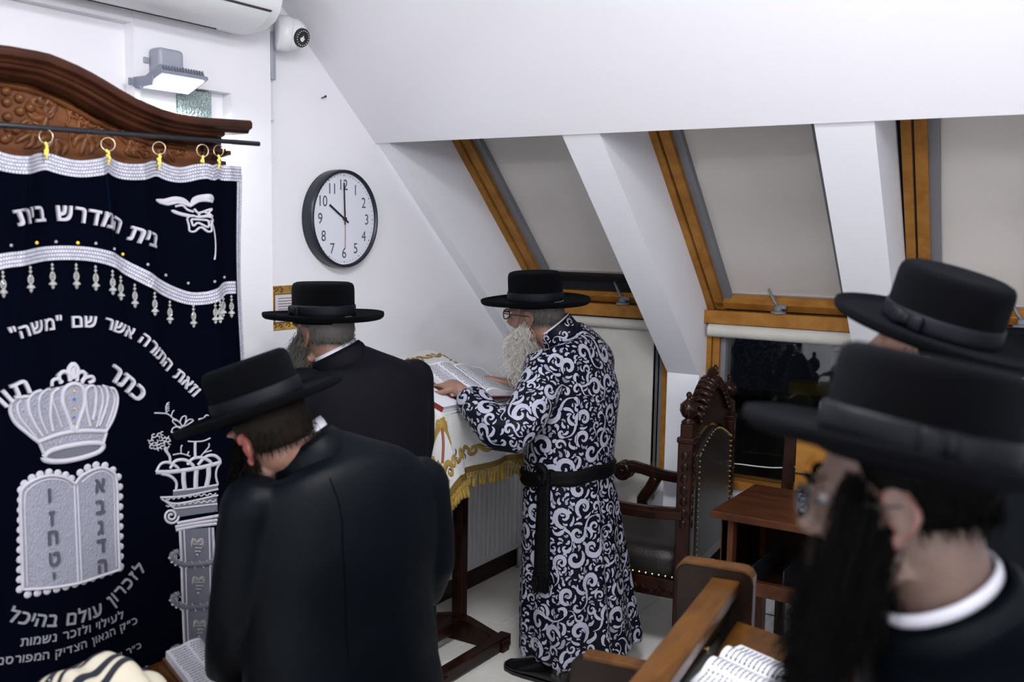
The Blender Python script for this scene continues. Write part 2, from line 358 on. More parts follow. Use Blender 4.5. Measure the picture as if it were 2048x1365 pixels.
# rafters with their piers (sloping face then vertical)
def rafter(n, a, b, c, d):
    """a,b left x at top / bottom; c,d right x"""
    poly = [(3.128, 2.085), (4.23, 1.082), (4.23, 0), (4.46, 0), (4.46, 1.22), (3.46, 2.28), (3.163, 2.45), (3.163, 2.10)]
    L = [(a+(b-a)*(y-3.14)/1.09, y, z) for y, z in poly]; Rr = [(c+(d-c)*(y-3.14)/1.09, y, z) for y, z in poly]
    g = G(); k = len(poly); g.add(L+Rr, [tuple(range(k)), tuple(range(k, 2*k))[::-1]]+[(i, k+i, k+(i+1) % k, (i+1) % k) for i in range(k)])
    struct('trim_%d' % n, g, 'wall2')
rafter(3, XW, XW, -2.632, -2.632); rafter(4, -1.829, -1.868, -1.677, -1.712); rafter(5, -.926, -1.0, -.745, -.83); rafter(6, .05, .0, .22, .2)
# windows in the slope with vertical windows below
WS = .98                                     # rise over run of the panes
U = Vector((0, -1, WS)).normalized(); N = Vector((0, -WS, -1)).normalized()   # up the slope / into the room
def window(n, xt, xb, rt, rb, blind, low, low_drop, hx=None):
    O = Vector((0, 4.322, 1.375)); L = 1.28
    def X(s, t): yy = 4.322-s*abs(U.y); k = (4.322-yy)/.72; a = xb+(xt-xb)*k; c = rb+(rt-rb)*k; return a+(c-a)*t if t <= 1 else 0
    wx = lambda s, o: X(s, 0)+o
    wr = lambda s, o: X(s, 1)-o
    def bar_(s0, s1, fx0, fx1, n0, n1):
        """box on the slope: s range, x functions, n depth range"""
        V = []
        for nn in (n0, n1):
            for s in (s0, s1):
                for fx in (fx0, fx1): V.append(Vector((fx(s), 0, 0))+O+U*s+N*nn)
        return G().add(V, [(0, 1, 3, 2), (4, 6, 7, 5), (0, 4, 5, 1), (2, 3, 7, 6), (0, 2, 6, 4), (1, 5, 7, 3)])
    wn = root('window_%d' % n, (0, 0, 0), '', ''); del wn['label']; del wn['category']; wn['kind'] = 'structure'
    for side in (0, 1):
        f0 = (lambda o: (lambda s: wx(s, o))) if side == 0 else (lambda o: (lambda s: wr(s, o)))
        mk('outer_frame', bar_(-.0, L, f0(.0), f0(.034), -.10, .0), 'pine', wn)
        mk('frame_gap', bar_(.0, L, f0(.034), f0(.042), -.10, -.022), 'dark', wn)
        mk('sash_frame', bar_(.0, L, f0(.042), f0(.084), -.10, -.008), 'pine', wn)
        mk('blind_rail', bar_(.045, L, f0(.084), f0(.118), -.10, -.03), 'rail_grey', wn)
    mk('sash_rail', bar_(.004, .050, lambda s: wx(s, .042), lambda s: wr(s, .042), -.10, -.008), 'pine', wn, bev=.003)
    mk('pane', bar_(.04, L, lambda s: wx(s, .08), lambda s: wr(s, .08), -.090, -.078), 'glass', wn)
    b = mk('blind', bar_(blind+.006, L, lambda s: wx(s, .112), lambda s: wr(s, .112), -.062, -.058), 'blind', wn)
    mk('bottom_bar', bar_(blind-.006, blind+.006, lambda s: wx(s, .10), lambda s: wr(s, .10), -.066, -.052), 'alu', b)
    if blind > .15: mk('inner_seal', bar_(.050, .062, lambda s: wx(s, .084), lambda s: wr(s, .084), -.10, -.035), 'dark', wn)
    # head rail of the lower window: a ledge in front of the sash
    xl, xr = xb, rb
    mk('head_rail', G().box((xl, 4.268, 1.318), (xr, 4.42, 1.378)), 'pine', wn, bev=.004)
    hc = Vector(((xl+xr)/2+(hx or 0), 4.285, 1.381))
    hd_ = mk('handle_base', G().lathe([(.034, -.002), (.034, .006), (.024, .010)], hc, (0, 0, 1), 18), 'rail_grey', wn, smooth=False)
    g = G(); g.bar(hc+Vector((0, 0, .004)), hc+Vector((0, 0, .030)), .030, .030); g.bar(hc+Vector((.035, 0, .026)), hc+Vector((-.005, 0, .030)), .024, .018); g.tube([hc+Vector((.006, 0, .020)), hc+Vector((-.018, -.004, .050)), hc+Vector((-.040, -.004, .090)), hc+Vector((-.048, -.004, .104))], [.013, .014, .011, .009], 8, flat=.5)
    mk('handle_lever', g, 'rail_grey', hd_, smooth=True)
    # lower vertical window
    zb = .60
    for xa, xc in ((xl, xl+.03), (xr-.03, xr)): mk('jamb', G().box((xa, 4.316, zb), (xc, 4.42, 1.318)), 'pine', wn)
    for xa, xc in ((xl+.034, xl+.065), (xr-.065, xr-.034)): mk('sash_stile', G().box((xa, 4.325, zb), (xc, 4.42, 1.318)), 'pine', wn)
    for xa, xc in ((xl+.066, xl+.088), (xr-.088, xr-.066)): mk('seal_strip', G().box((xa, 4.345, zb), (xc, 4.42, 1.318)), 'rail_grey', wn)
    mk('pane', G().box((xl+.08, 4.375, zb), (xr-.08, 4.387, 1.32)), 'glass', wn)
    mk('window_sill', G().box((xl, 4.30, zb-.04), (xr, 4.45, zb)), 'pine', wn, bev=.004)
    # roller of the lower blind
    c0, c1 = Vector((xl+.03, 4.285, 1.287)), Vector((xr-.03, 4.285, 1.287))
    rl = mk('blind_roller', G().tube([c0, c1], low, 20), 'blind_low', wn, smooth=False)
    mk('roller_end', G().tube([c1, c1+Vector((.012, 0, 0))], low*.8, 14), 'brown_cover', rl)
    if low_drop:
        g = G().box((xl+.05, 4.3, 1.29-low_drop), (xr-.10, 4.303, 1.29)); f = mk('blind_fabric', g, 'blind_low', rl)
        g = G().tube([(xr-.085, 4.30, 1.28), (xr-.085, 4.30, .45)], .0022, 5); g.tube([(xr-.078, 4.30, 1.28), (xr-.078, 4.30, .45)], .0022, 5); mk('bead_chain', g, 'rail_grey', rl)
    return wn
window(1, -2.632, -2.632, -1.85, -1.872, .170, .024, .98, .12)
window(2, -1.695, -1.722, -.955, -.99, .058, .030, 0, -.02)
window(3, -.765, -.84, .03, .0, .058, .030, .12)
# wall under the windows, closing roof behind
g = G().box((XW, 4.33, 0), (3.0, 4.46, .562)); struct('wall_front', g, 'wall2')
g = G().box((.2, 4.0, 0), (3.0, 4.33, 2.6)); struct('wall_corner', g, 'wall2')
# night outside: a neighbouring wall and a grey outdoor unit
q1 = onplane(1578, 765, (0, 7.5, 0), (0, 1, 0)); q2 = onplane(1760, 920, (0, 7.5, 0), (0, 1, 0))
o = mk('neighbour_wall', G().box((q1.x, 7.5, -1.0), (q2.x+1.5, 7.7, q1.z)), mat('outside_wall', (.16, .13, .05), .9, var=.5, vscale=2)); tag(o, 'dim olive wall of the neighbouring house seen through the dark lower window', 'wall')
q1 = onplane(1660, 704, (0, 6.5, 0), (0, 1, 0))
o = root('outdoor_unit', (q1.x+.3, 6.6, q1.z-.1), 'grey box-shaped outdoor unit seen through the dark lower window', 'outdoor unit')
mk('housing', G().box((q1.x, 6.5, q1.z-.13), (q1.x+.6, 6.8, q1.z)), mat('outdoor_grey', (.35, .38, .48), .6), o, bev=.01); mk('lid', G().box((q1.x-.01, 6.48, q1.z), (q1.x+.61, 6.82, q1.z+.015)), 'rail_grey', o)
mk('support_leg', G().box((q1.x+.02, 6.55, q1.z-.45), (q1.x+.06, 6.75, q1.z-.13)).box((q1.x+.5, 6.55, q1.z-.45), (q1.x+.54, 6.75, q1.z-.13)).box((q1.x+.02, 6.6, q1.z-.44), (q1.x+.54, 6.64, q1.z-.40)), 'night', o)
o = mk('flat_roof', G().box((q1.x-1.5, 6.2, -1.0), (q1.x+2.5, 7.45, q1.z-.45)), 'night'); tag(o, 'dark flat roof outside carrying the grey outdoor unit', 'roof')
l = bpy.data.lights.new('outside_fill', 'POINT'); l.energy = 25; l.color = (1, .9, .6); l.shadow_soft_size = .2; lo = bpy.data.objects.new('outside_fill', l); COL.objects.link(lo); lo.location = (.6, 6.3, 1.6)  # unseen light added to brighten the outdoor unit and neighbouring wall

# ================================================================== WALL FITTINGS
# niche with glass block
o = root('glass_block_window', (-2.69, 2.17, nz0), 'small recessed window, white panel left and rippled glass right, under floodlight', 'window')
mk('white_panel', G().box((-2.72, ny0, nz0), (-2.689, 2.155, nz1)), 'niche_white', o)
mk('glass_block', G().box((-2.694, 2.158, nz0+.002), (-2.672, 2.285, nz1-.004)), 'glass_block', o, bev=.003)
# floodlight with driver box
o = root('floodlight', (-2.6, 2.1, 2.19), 'grey LED floodlight with finned back, shining down beside the ark', 'lamp')
c = onplane(352, 170, (-2.58, 0, 0), (1, 0, 0)); ax = Vector((0, 1, 0)); ay = Vector((.92, 0, .39)).normalized(); az = Vector((-.39, 0, .92)).normalized()
mk('housing', G().obox(c+az*.009, ax*.088, ay*.052, az*.006), 'lamp_metal', o, bev=.002)
mk('led_panel', G().obox(c+az*.0015, ax*.076, ay*.041, az*.0015), 'lit', o)
for k in range(16): mk('fin', G().obox(c+az*.024+ax*(-.078+k*.0104), ax*.0014, ay*.048, az*.011), 'lamp_metal', o)
mk('bracket', G().bar(c-ax*.10-Vector((.068, 0, 0)), c-ax*.10+Vector((.02, 0, 0)), .006, .03).bar(c-ax*.12-Vector((.066, 0, 0)), c-ax*.02-Vector((.066, 0, 0)), .006, .022), 'lamp_metal', o)
mk('knuckle', G().bar(c+ax*.02-Vector((.066, 0, -.02)), c+ax*.03+Vector((-.03, 0, .045)), .02, .03), 'lamp_metal', o, bev=.003)
l = bpy.data.lights.new('floodlight_beam', 'AREA'); l.shape = 'RECTANGLE'; l.size = .15; l.size_y = .08; l.energy = 6; l.color = (.93, .97, 1)
lo = bpy.data.objects.new('floodlight_beam', l); COL.objects.link(lo); lo.location = (c-az*.010)-Vector(BASE[o.name]); lo.parent = o; lo.rotation_euler = (0, R_(-22), 0); l.size, l.size_y = .08, .15
o = root('driver_box', (-2.62, 2.08, 2.19), 'rounded grey plastic driver box above the floodlight', 'junction box')
mk('housing', G().box((-2.648, 2.020, 2.182), (-2.592, 2.112, 2.262)), 'grey_plastic', o, bev=.012)
mk('mounting_tab', G().box((-2.648, 2.002, 2.215), (-2.642, 2.02, 2.233)), 'grey_plastic', o, bev=.002)
mk('cable', G().tube(cr([(-2.61, 2.03, 2.198), (-2.60, 2.02, 2.175), (-2.58, 2.03, 2.16), (-2.56, 2.05, 2.18)], 10), .004, 6), 'white_plastic', o, smooth=True)
# air conditioner
o = root('air_conditioner', (-2.6, 1.6, 2.32), 'long white wall air conditioner at the top left', 'air conditioner')
y0, y1 = .75, 2.365
prof = [(-2.645, 2.36), (-2.58, 2.352), (-2.50, 2.358), (-2.45, 2.38), (-2.425, 2.41), (-2.415, 2.45), (-2.415, 2.60), (-2.44, 2.63), (-2.645, 2.63)]
mk('casing', G().prism([(x, y0, z) for x, z in prof], (0, y1-y0, 0)), 'white_plastic', o, bev=.008)
prof2 = [(-2.555, 2.353), (-2.50, 2.3565), (-2.452, 2.3775), (-2.430, 2.402), (-2.424, 2.399), (-2.447, 2.372), (-2.497, 2.350), (-2.555, 2.3465)]
mk('air_flap', G().prism([(x, y0+.05, z) for x, z in prof2], (0, y1-y0-.10, 0)), 'white_plastic', o, bev=.002)
mk('flap_gap', G().box((-2.562, y0+.05, 2.349), (-2.556, y1-.06, 2.353)).box((-2.4275, y0+.05, 2.4015), (-2.418, y1-.05, 2.406)).box((-2.60, y0+.05, 2.351), (-2.597, y1-.12, 2.3545)), 'dark', o)
mk('front_cover', G().box((-2.414, y0, 2.455), (-2.404, y1+.006, 2.60)), 'white_plastic', o, bev=.004)
# security camera on its mounting box, conduit below
o = root('security_camera', (-2.60, 2.56, 2.40), 'white dome security camera at the top of the clock wall', 'security camera')
cc = onplane(583, 68, (-2.60, 0, 0), (1, 0, 0)); ax = Vector((.86, -.02, -.30)).normalized()
ax0 = Vector((.55, .83, 0)).normalized()
mk('mounting_box', G().box((XW, 2.530, 2.235), (-2.648, 2.552, 2.40)), 'grey_plastic', o, bev=.003)
mk('ring_base', G().lathe([(.050, -.055), (.060, -.05), (.062, -.012), (.056, 0), (.052, .004)], cc, ax0, 28), 'white_plastic', o, smooth=True)
mk('ball_head', G().ell(cc+ax*.008, .052, .052, .055, seg=28, rg=18), 'white_plastic', o, smooth=True)
lens = mk('lens_window', G().lathe([(.0325, -.01), (.0325, .002), (.030, .0045), (.012, .003), (.006, .0035)], cc+ax*.056, ax, 28), 'dark', o)
x_, y_, z_ = frame(ax); g = G()
for k in range(18):
    a = k*math.pi/9; g.ell(cc+ax*.0595+x_*(.0255*math.cos(a))+y_*(.0255*math.sin(a)), .0022, .0022, .0022, seg=6, rg=4)
mk('led_ring', g, 'white_plastic', lens); mk('sensor_hole', G().ell(cc+ax*.040-x_*.040+ax*.004, .003, .003, .003, seg=6, rg=4), 'dark', o)
o = root('cable_conduit', (-2.685, 2.55, 2.19), 'short white plastic conduit below the camera box', 'conduit')
mk('trunking', G().box((XW, 2.532, 2.10), (-2.675, 2.562, 2.232)), 'white_plastic', o, bev=.002); mk('end_cap', G().box((XW, 2.530, 2.098), (-2.672, 2.564, 2.106)), 'white_plastic', o)
pn = onplane(643, 197, (XW, 0, 0), (1, 0, 0)); o = mk('nail', G().tube([pn-Vector((.002, 0, 0)), pn+Vector((.02, 0, .006))], [.002, .0025], 6).tube([pn+Vector((.02, 0, .006)), pn+Vector((.022, 0, .0065))], .005, 8), 'dark'); tag(o, 'small nail stuck in the white wall above the clock', 'nail')
# wall clock
cy, cz, cr_ = 2.905, 1.757, .188; xc = XW+.05
o = root('wall_clock', (XW, cy, cz), 'large round wall clock with black rim showing ten o\'clock', 'clock')
mk('rim', G().lathe([(cr_, 0.002), (cr_+.001, .030), (cr_, .05), (cr_-.003, .054), (cr_-.011, .054), (cr_-.012, .040), (cr_-.012, .012)], (XW, cy, cz), (1, 0, 0), 72, cap=False), 'clock_rim', o, smooth=True)
mk('face', G().lathe([(cr_-.008, .008), (cr_-.008, .040), (.0001, .0405)], (XW, cy, cz), (1, 0, 0), 64), 'gauze', o)
xf = XW+.0405
from mathutils.geometry import tessellate_polygon
def txt(ch, size, off=0, res=6):
    """glyph as vertices and faces; every contour is filled by itself, since the strokes of a letter may overlap"""
    cu = bpy.data.curves.new('t', 'FONT'); cu.body = ch; cu.size = 1; cu.offset = off/size; cu.resolution_u = res; cu.align_x = 'CENTER'; cu.fill_mode = 'NONE'
    ob = bpy.data.objects.new('t', cu); COL.objects.link(ob); dg = bpy.context.evaluated_depsgraph_get(); me = ob.evaluated_get(dg).to_mesh()
    co = [v.co*size for v in me.vertices]; adj = {}
    for e in me.edges: a, b = e.vertices; adj.setdefault(a, []).append(b); adj.setdefault(b, []).append(a)
    loops, seen = [], set()
    for st in sorted(adj):
        if st in seen: continue
        lp = [st]; seen.add(st); cur_ = adj[st][0] if adj[st][0] == st+1 else adj[st][-1]
        while cur_ not in seen: seen.add(cur_); lp.append(cur_); nx = [q for q in adj[cur_] if q not in seen]; cur_ = nx[0] if nx else st
        if len(lp) > 2: loops.append([co[i] for i in lp])
    bpy.data.objects.remove(ob); bpy.data.curves.remove(cu)
    def ar(L): return .5*sum(L[i].x*L[(i+1) % len(L)].y-L[(i+1) % len(L)].x*L[i].y for i in range(len(L)))
    def inside(p, L):
        r = False
        for i in range(len(L)):
            a, b = L[i], L[i-1]
            if (a.y > p.y) != (b.y > p.y) and p.x < (b.x-a.x)*(p.y-a.y)/(b.y-a.y)+a.x: r = not r
        return r
    big = max(loops, key=lambda L: abs(ar(L))); sg = 1 if ar(big) > 0 else -1
    outs = [L for L in loops if ar(L)*sg > 0]; holes = [L for L in loops if ar(L)*sg <= 0]; V, F = [], []
    for O in outs:
        grp = [O]+[h for h in holes if inside(h[0], O)]; n0 = len(V); pts = [p for L in grp for p in L]; V += [Vector((p.x, p.y, 0)) for p in pts]
        F += [tuple(n0+i for i in t) for t in tessellate_polygon([[Vector((p.x, p.y, 0)) for p in L] for L in grp])]
    return V, F
def solid(V, F, d):
    """thicken a flat letter by d along +z with side walls"""
    n = len(V); ed = {}
    for f in F:
        for i in range(len(f)):
            a, b = f[i], f[(i+1) % len(f)]; ed[(a, b)] = 1
    F2 = [tuple(i+n for i in f) for f in F]
    for (a, b) in ed:
        if (b, a) not in ed: F2.append((a, b, b+n, a+n))
    return [Vector((v.x, v.y, 0)) for v in V]+[Vector((v.x, v.y, d)) for v in V], F2
for h in range(1, 13):
    V, F = txt(str(h), .058, -.0014); mx = (min(v.x for v in V)+max(v.x for v in V))/2; my = (min(v.y for v in V)+max(v.y for v in V))/2
    a = math.pi/2-h*math.pi/6; r = .131; g = G()
    g.add([(xf+.0008, cy+(v.x-mx)*.92+math.cos(a)*r, cz+(v.y-my)+math.sin(a)*r) for v in V], F); mk('numeral', g, 'ink', o)
for k in range(60):
    a = k*math.pi/30; r = .166; s = .0024 if k % 5 == 0 else .0014
    g.__init__(); g.lathe([(s, 0), (s, .0012)], (xf, cy+math.cos(a)*r, cz+math.sin(a)*r), (1, 0, 0), 8); mk('minute_dot', g, 'ink', o)
def hand(ang, L, tail, wd, dx, mtl):
    a = math.pi/2-ang; d = Vector((0, math.cos(a), math.sin(a))); c = Vector((xf+dx, cy, cz)); g = G()
    g.bar(c-d*tail, c+d*L, .0016, wd, (1, 0, 0)) if False else g.obox(c+d*((L-tail)/2), Vector((.0008, 0, 0)), d.cross(Vector((1, 0, 0)))*(wd/2), d*((L+tail)/2)); return g
mk('hour_hand', hand(R_(302), .098, .026, .0075, .004, 0), 'dark', o); mk('minute_hand', hand(R_(358), .138, .022, .006, .006, 0), 'dark', o)
mk('second_hand', hand(R_(181), .115, .03, .0014, .008, 0), 'red_cover', o); mk('hub', G().lathe([(.007, 0), (.007, .010)], (xf, cy, cz), (1, 0, 0), 16), 'dark', o)
# gold poster behind the second man
o = root('poster', (XW, 2.63, 1.43), 'gold and brown framed text poster on the white wall behind a hat', 'poster')
mk('sheet', G().box((XW, 2.545, 1.345), (XW+.004, 2.72, 1.508)), 'poster', o)
mk('text_panel', G().box((XW+.004, 2.575, 1.375), (XW+.0055, 2.69, 1.475)), 'paper', o)
g = G(); 
for k in range(8): g.box((XW+.0055, 2.59, 1.39+k*.010), (XW+.006, 2.675-(k % 3)*.008, 1.3925+k*.010))
mk('text_lines', g, 'poster_brown', o, kind='stuff')
g = G(); 
for (y, z, r) in ((2.566, 1.49, .014), (2.58, 1.494, .010), (2.60, 1.492, .013), (2.556, 1.47, .008), (2.57, 1.36, .012), (2.60, 1.358, .009), (2.64, 1.36, .010), (2.556, 1.385, .008)): g.tube(cr([(XW+.005, y-r, z), (XW+.005, y, z+r), (XW+.005, y+r, z), (XW+.005, y+.2*r, z-.5*r)], 9), .0025, 5)
g.box((XW+.004, 2.570, 1.371), (XW+.006, 2.695, 1.375)); g.box((XW+.004, 2.570, 1.475), (XW+.006, 2.695, 1.479)); g.box((XW+.004, 2.571, 1.371), (XW+.006, 2.575, 1.479))
mk('ornament', g, 'poster_brown', o)
struct('baseboard_left', G().box((XW, 2.53, 0), (XW+.022, 4.3, .105)), 'throne', bev=.003)
# radiator on the clock wall
o = root('radiator', (XW, 3.6, .12), 'white ribbed panel radiator low on the clock wall behind the stand', 'radiator')
yA, yB, zA, zB = 2.75, 4.22, .12, .62
mk('panel', G().box((XW+.03, yA, zA), (XW+.075, yB, zB)), 'radiator', o, bev=.006)
n = 37
for k in range(n): mk('rib', G().box((XW+.074, yA+.03+k*(yB-yA-.06)/(n-1)-.010, zA+.03), (XW+.082, yA+.03+k*(yB-yA-.06)/(n-1)+.010, zB-.03)), 'radiator', o, bev=.004)
mk('top_grille', G().box((XW+.005, yA, zB), (XW+.078, yB, zB+.012)), 'radiator', o); mk('wall_bracket', G().box((XW, yA+.2, .2), (XW+.03, yA+.25, .5)).box((XW, yB-.25, .2), (XW+.03, yB-.2, .5)), 'radiator', o)
for yy in (yA+.02, yB-.02): mk('pipe', G().tube([(XW+.05, yy, .13), (XW+.05, yy, .06), (XW+.05, yy, 0)], .010, 8), 'radiator', o, smooth=True)
# ================================================================== ARK with curtain
AP = Vector((-2.23, 2.0, 0)); AU = Vector((.141, .99, 0)).normalized(); AN = Vector((.99, -.141, 0)).normalized(); ZU = Vector((0, 0, 1))
def A3(s, z, d=0): return AP+AU*s+AN*d+ZU*z           # s along the front (right +), d out of the front
def a2(px, py, d=0):
    P = onplane(px, py, AP+AN*d, AN); q = P-AP; return (q.dot(AU), P.z)
M['silver_dark'] = mat('dark_satin_letter', (.06, .062, .085), .5)
M['silver_low'] = mat('dull_silver_thread', (.20, .20, .23), .5, bump=.6, bscale=500)
SC0 = -.647                                            # middle of the ark
def axbox(g, s0, s1, z0, z1, d0, d1):
    return g.obox(A3((s0+s1)/2, (z0+z1)/2, (d0+d1)/2), AU*((s1-s0)/2), AN*((d1-d0)/2), ZU*((z1-z0)/2))
ark = root('torah_ark', A3(SC0, 0, -.2), 'tall dark wooden ark with carved vine and grape crown behind the navy curtain', 'cabinet')
# cabinet body: sides, plinth, doors (behind the curtain)
g = G(); axbox(g, SC0-.60, SC0+.60, 0, 1.86, -.40, -.13); mk('carcass', g, 'ark_wood', ark, bev=.004)
for sgn in (-1, 1):
    g = G(); axbox(g, SC0+sgn*.295-.285, SC0+sgn*.295+.285, .18, 1.82, -.13, -.10); d = mk('door', g, 'ark_wood', ark, bev=.004)
    g = G(); axbox(g, SC0+sgn*.295-.20, SC0+sgn*.295+.20, .28, 1.70, -.10, -.092); mk('door_panel', g, 'ark_wood', d, bev=.005)
g = G(); axbox(g, SC0-.63, SC0+.63, 0, .14, -.42, -.08); mk('plinth', g, 'ark_wood', ark, bev=.006)
# carved crown: panel + moulding following the S curve, mirrored about the middle
half = []
for (px, py) in ((0, 97), (56, 105), (83, 111), (111, 122), (139, 134), (167, 148), (195, 164), (223, 181), (250, 196), (278, 209), (306, 220), (334, 228), (362, 233), (390, 237), (440, 240), (484, 243)):
    s, z = a2(px, py, .01); half.append((s-SC0, z))
half[0] = (0, half[0][1]+.002)
curve = [(-s, z) for s, z in half[::-1][:-1]]+half
curve = [(SC0+s, z) for s, z in curve]
def top_at(s):
    for (a, za), (b, zb) in zip(curve, curve[1:]):
        if a <= s <= b: return za+(zb-za)*(s-a)/(b-a)
    return curve[-1][1]
pl = [A3(s, z-.045, -.075) for s, z in curve if abs(s-SC0) < .60]
e0, e1 = SC0-.585, SC0+.585
g = G(); g.prism([A3(e0, 1.84, -.075), A3(e0, top_at(e0)-.045, -.075)]+pl[1:-1]+[A3(e1, top_at(e1)-.045, -.075), A3(e1, 1.84, -.075)], AN*(.03)); mk('crown_panel', g, 'ark_carved', ark)
def moulding(name, off, prof, mtl, cut=0):
    C_ = [c for c in curve if abs(c[0]-SC0) <= .66-cut]; n = len(C_); R = []
    for i in range(n):
        t = Vector((C_[min(i+1, n-1)][0]-C_[max(i-1, 0)][0], C_[min(i+1, n-1)][1]-C_[max(i-1, 0)][1])).normalized(); nx = Vector((-t.y, t.x))
        R.append([A3(C_[i][0]+nx.x*(off+h), C_[i][1]+nx.y*(off+h), d) for d, h in prof])
    return mk(name, G().rings(R), mtl, ark, smooth=False, bev=.002)
moulding('top_moulding', 0, [(-.10, 0), (.055, 0), (.062, -.008), (.060, -.022), (.045, -.028), (.04, -.036), (-.10, -.036)], 'ark_wood')
moulding('cove_moulding', -.036, [(-.10, 0), (.034, 0), (.030, -.009), (.014, -.014), (.010, -.024), (-.02, -.032), (-.10, -.034)], 'ark_wood', .03)
moulding('inner_bead', -.072, [(-.06, 0), (-.035, 0), (-.028, -.006), (-.035, -.013), (-.06, -.013)], 'ark_carved', .08)
for sgn in (-1, 1):
    g = G(); axbox(g, SC0+sgn*.585-.03, SC0+sgn*.585+.03, 1.80, top_at(SC0+.585)-.05, -.10, -.035)
    for k in range(3): axbox(g, SC0+sgn*.59-.036, SC0+sgn*.59+.036, 1.86+k*.035, 1.872+k*.035, -.10, -.028)
    mk('corner_post', g, 'ark_wood', ark, bev=.003)
# carving: raised strokes
def rstroke(g, fn, pts, wid, hgt, seg=5, n=14):
    """dome shaped bead along 2d points; fn(s,z,d) -> world"""
    P = cr([(p[0], p[1], 0) for p in pts], n); m = len(P)
    R = []
    for i in range(m):
        t = (P[min(i+1, m-1)]-P[max(i-1, 0)]);
        if t.length < 1e-9: t = Vector((1, 0, 0))
        t.normalize(); nx = Vector((-t.y, t.x)); u = i/(m-1)
        w = wid(u) if callable(wid) else wid
        R.append([fn(P[i].x+nx.x*w*c, P[i].y+nx.y*w*c, hgt*k*min(1, w/.004+.2)) for c, k in ((-1, 0), (-.7, .7), (0, 1), (.7, .7), (1, 0))])
    b = len(g.V)
    for r in R: g.V += [tuple(p) for p in r]
    for k in range(m-1):
        for i in range(4): g.F.append((b+k*5+i, b+k*5+i+1, b+(k+1)*5+i+1, b+(k+1)*5+i))
    return g
taper = lambda w, a=.25: (lambda u: w*min(1, u/a+.25, (1-u)/.35+.12))
def spiral(cx, cy, r, turns, a0, sgn=1, n=14):
    return [(cx+r*(1-.85*k/(n-1))*math.cos(a0+sgn*turns*2*math.pi*k/(n-1)), cy+r*(1-.85*k/(n-1))*math.sin(a0+sgn*turns*2*math.pi*k/(n-1))) for k in range(n)]
fc = lambda s, z, d: A3(s, z, -.045+d)
def leaf(g, fn, cx, cz, ang, L, lobes=5, h=.007):
    for k in range(lobes):
        a = ang+(k-(lobes-1)/2)*.48; ll = L*(1-.13*abs(k-(lobes-1)/2)); dx, dz = math.cos(a), math.sin(a)
        bend = (k-(lobes-1)/2)*.012
        rstroke(g, fn, [(cx, cz), (cx+dx*ll*.5-dz*bend, cz+dz*ll*.5+dx*bend), (cx+dx*ll, cz+dz*ll)], taper(L*.17, .3), h, n=9)
        rstroke(g, fn, [(cx+dx*ll*.25, cz+dz*ll*.25), (cx+dx*ll*.8-dz*bend, cz+dz*ll*.8+dx*bend)], .0012, h*1.35, n=5)
def q(px, py): s, z = a2(px, py, -.045); return (s, z)
def spx(g, fn, pts, w, h=.006, n=16, conv=q): rstroke(g, fn, [conv(*p) for p in pts], w, h, n=n)
def S_(x, y): return (x/3.593, y/3.593)
def spp(g, fn, pts, w, h=.006, n=16): spx(g, fn, [S_(*p) for p in pts], w, h, n)
carv = [G(), G()]
for side in (0, 1):
    g = carv[side]; mir = (lambda f: (lambda s, z, d: f(2*SC0-s, z, d)))(fc) if side else fc
    spp(g, mir, [(90, 600), (200, 620), (270, 640), (330, 640), (352, 620), (330, 610), (312, 630)], .0035)
    spp(g, mir, [(205, 730), (260, 700), (360, 700), (440, 725), (480, 780), (495, 860), (470, 900)], .0035)
    spp(g, mir, [(430, 715), (520, 760), (580, 830), (640, 910), (700, 905), (800, 915)], .004)
    spp(g, mir, [(500, 740), (590, 760), (670, 760), (672, 800), (640, 810), (625, 785), (650, 770)], .0032)
    spp(g, mir, [(660, 800), (760, 850), (830, 860), (845, 900), (815, 920), (790, 895), (800, 870)], .0032)
    spp(g, mir, [(800, 930), (880, 1010), (960, 1070), (1060, 1080), (1080, 1120), (1040, 1135), (1020, 1110)], .0032)
    spp(g, mir, [(850, 900), (960, 940), (1080, 960), (1150, 980)], taper(.004))
    spp(g, mir, [(1150, 1080), (1240, 1050), (1330, 1060), (1335, 1100), (1300, 1110), (1290, 1085)], .003)
    spp(g, mir, [(480, 880), (500, 960), (490, 1030), (460, 1060)], .0028)
    for (x, y, a, L) in ((330, 830, 2.6, .055), (390, 1000, -2.2, .06), (230, 960, -2.6, .05), (620, 980, -1.9, .055), (700, 940, -.8, .05), (560, 860, .6, .035), (930, 1000, .3, .05), (960, 1050, -.6, .04), (1220, 1010, .4, .04), (1200, 1080, -1.0, .038), (1290, 1040, .2, .03), (310, 770, .9, .04)):
        s, z = q(*S_(x, y)); leaf(g, mir, s, z, a, L, 5)
    mk('carved_vine', g, 'ark_carved', ark, smooth=True)
for (x, y) in ((40, 655), (135, 705), (45, 735), (210, 775), (140, 800), (50, 840), (-40, 690), (-45, 790), (-130, 740), (-30, 900), (60, 920), (-60, 980), (30, 1000), (110, 930), (55, 985)):
    s, z = q(*S_(x, y)); g = G().ell(fc(s, z, .004), .0125, .0125, .010, X=AU, Y=ZU, Z=AN, seg=14, rg=8); mk('grape', g, 'ark_carved', ark, smooth=True)
# rod with rings
RD = .055
r0, r1 = onplane(0, 250, AP+AN*RD, AN), onplane(518, 288, AP+AN*RD, AN)
rodz = (r1.z+r0.z)/2
pts = [r1+(r0-r1)*t for t in (0, 1, 1.9)]; pts[0].z = r1.z
rad = .0068
rod = mk('curtain_rod', G().tube([pts[0]-(pts[1]-pts[0]).normalized()*0, pts[1], pts[2]], rad, 12), 'black_metal', ark, smooth=True)
mk('rod_holder', G().bar(A3(-.06, 1.915, -.04), A3(-.06, 1.925, RD-.01), .012, .012), 'ark_wood', ark)
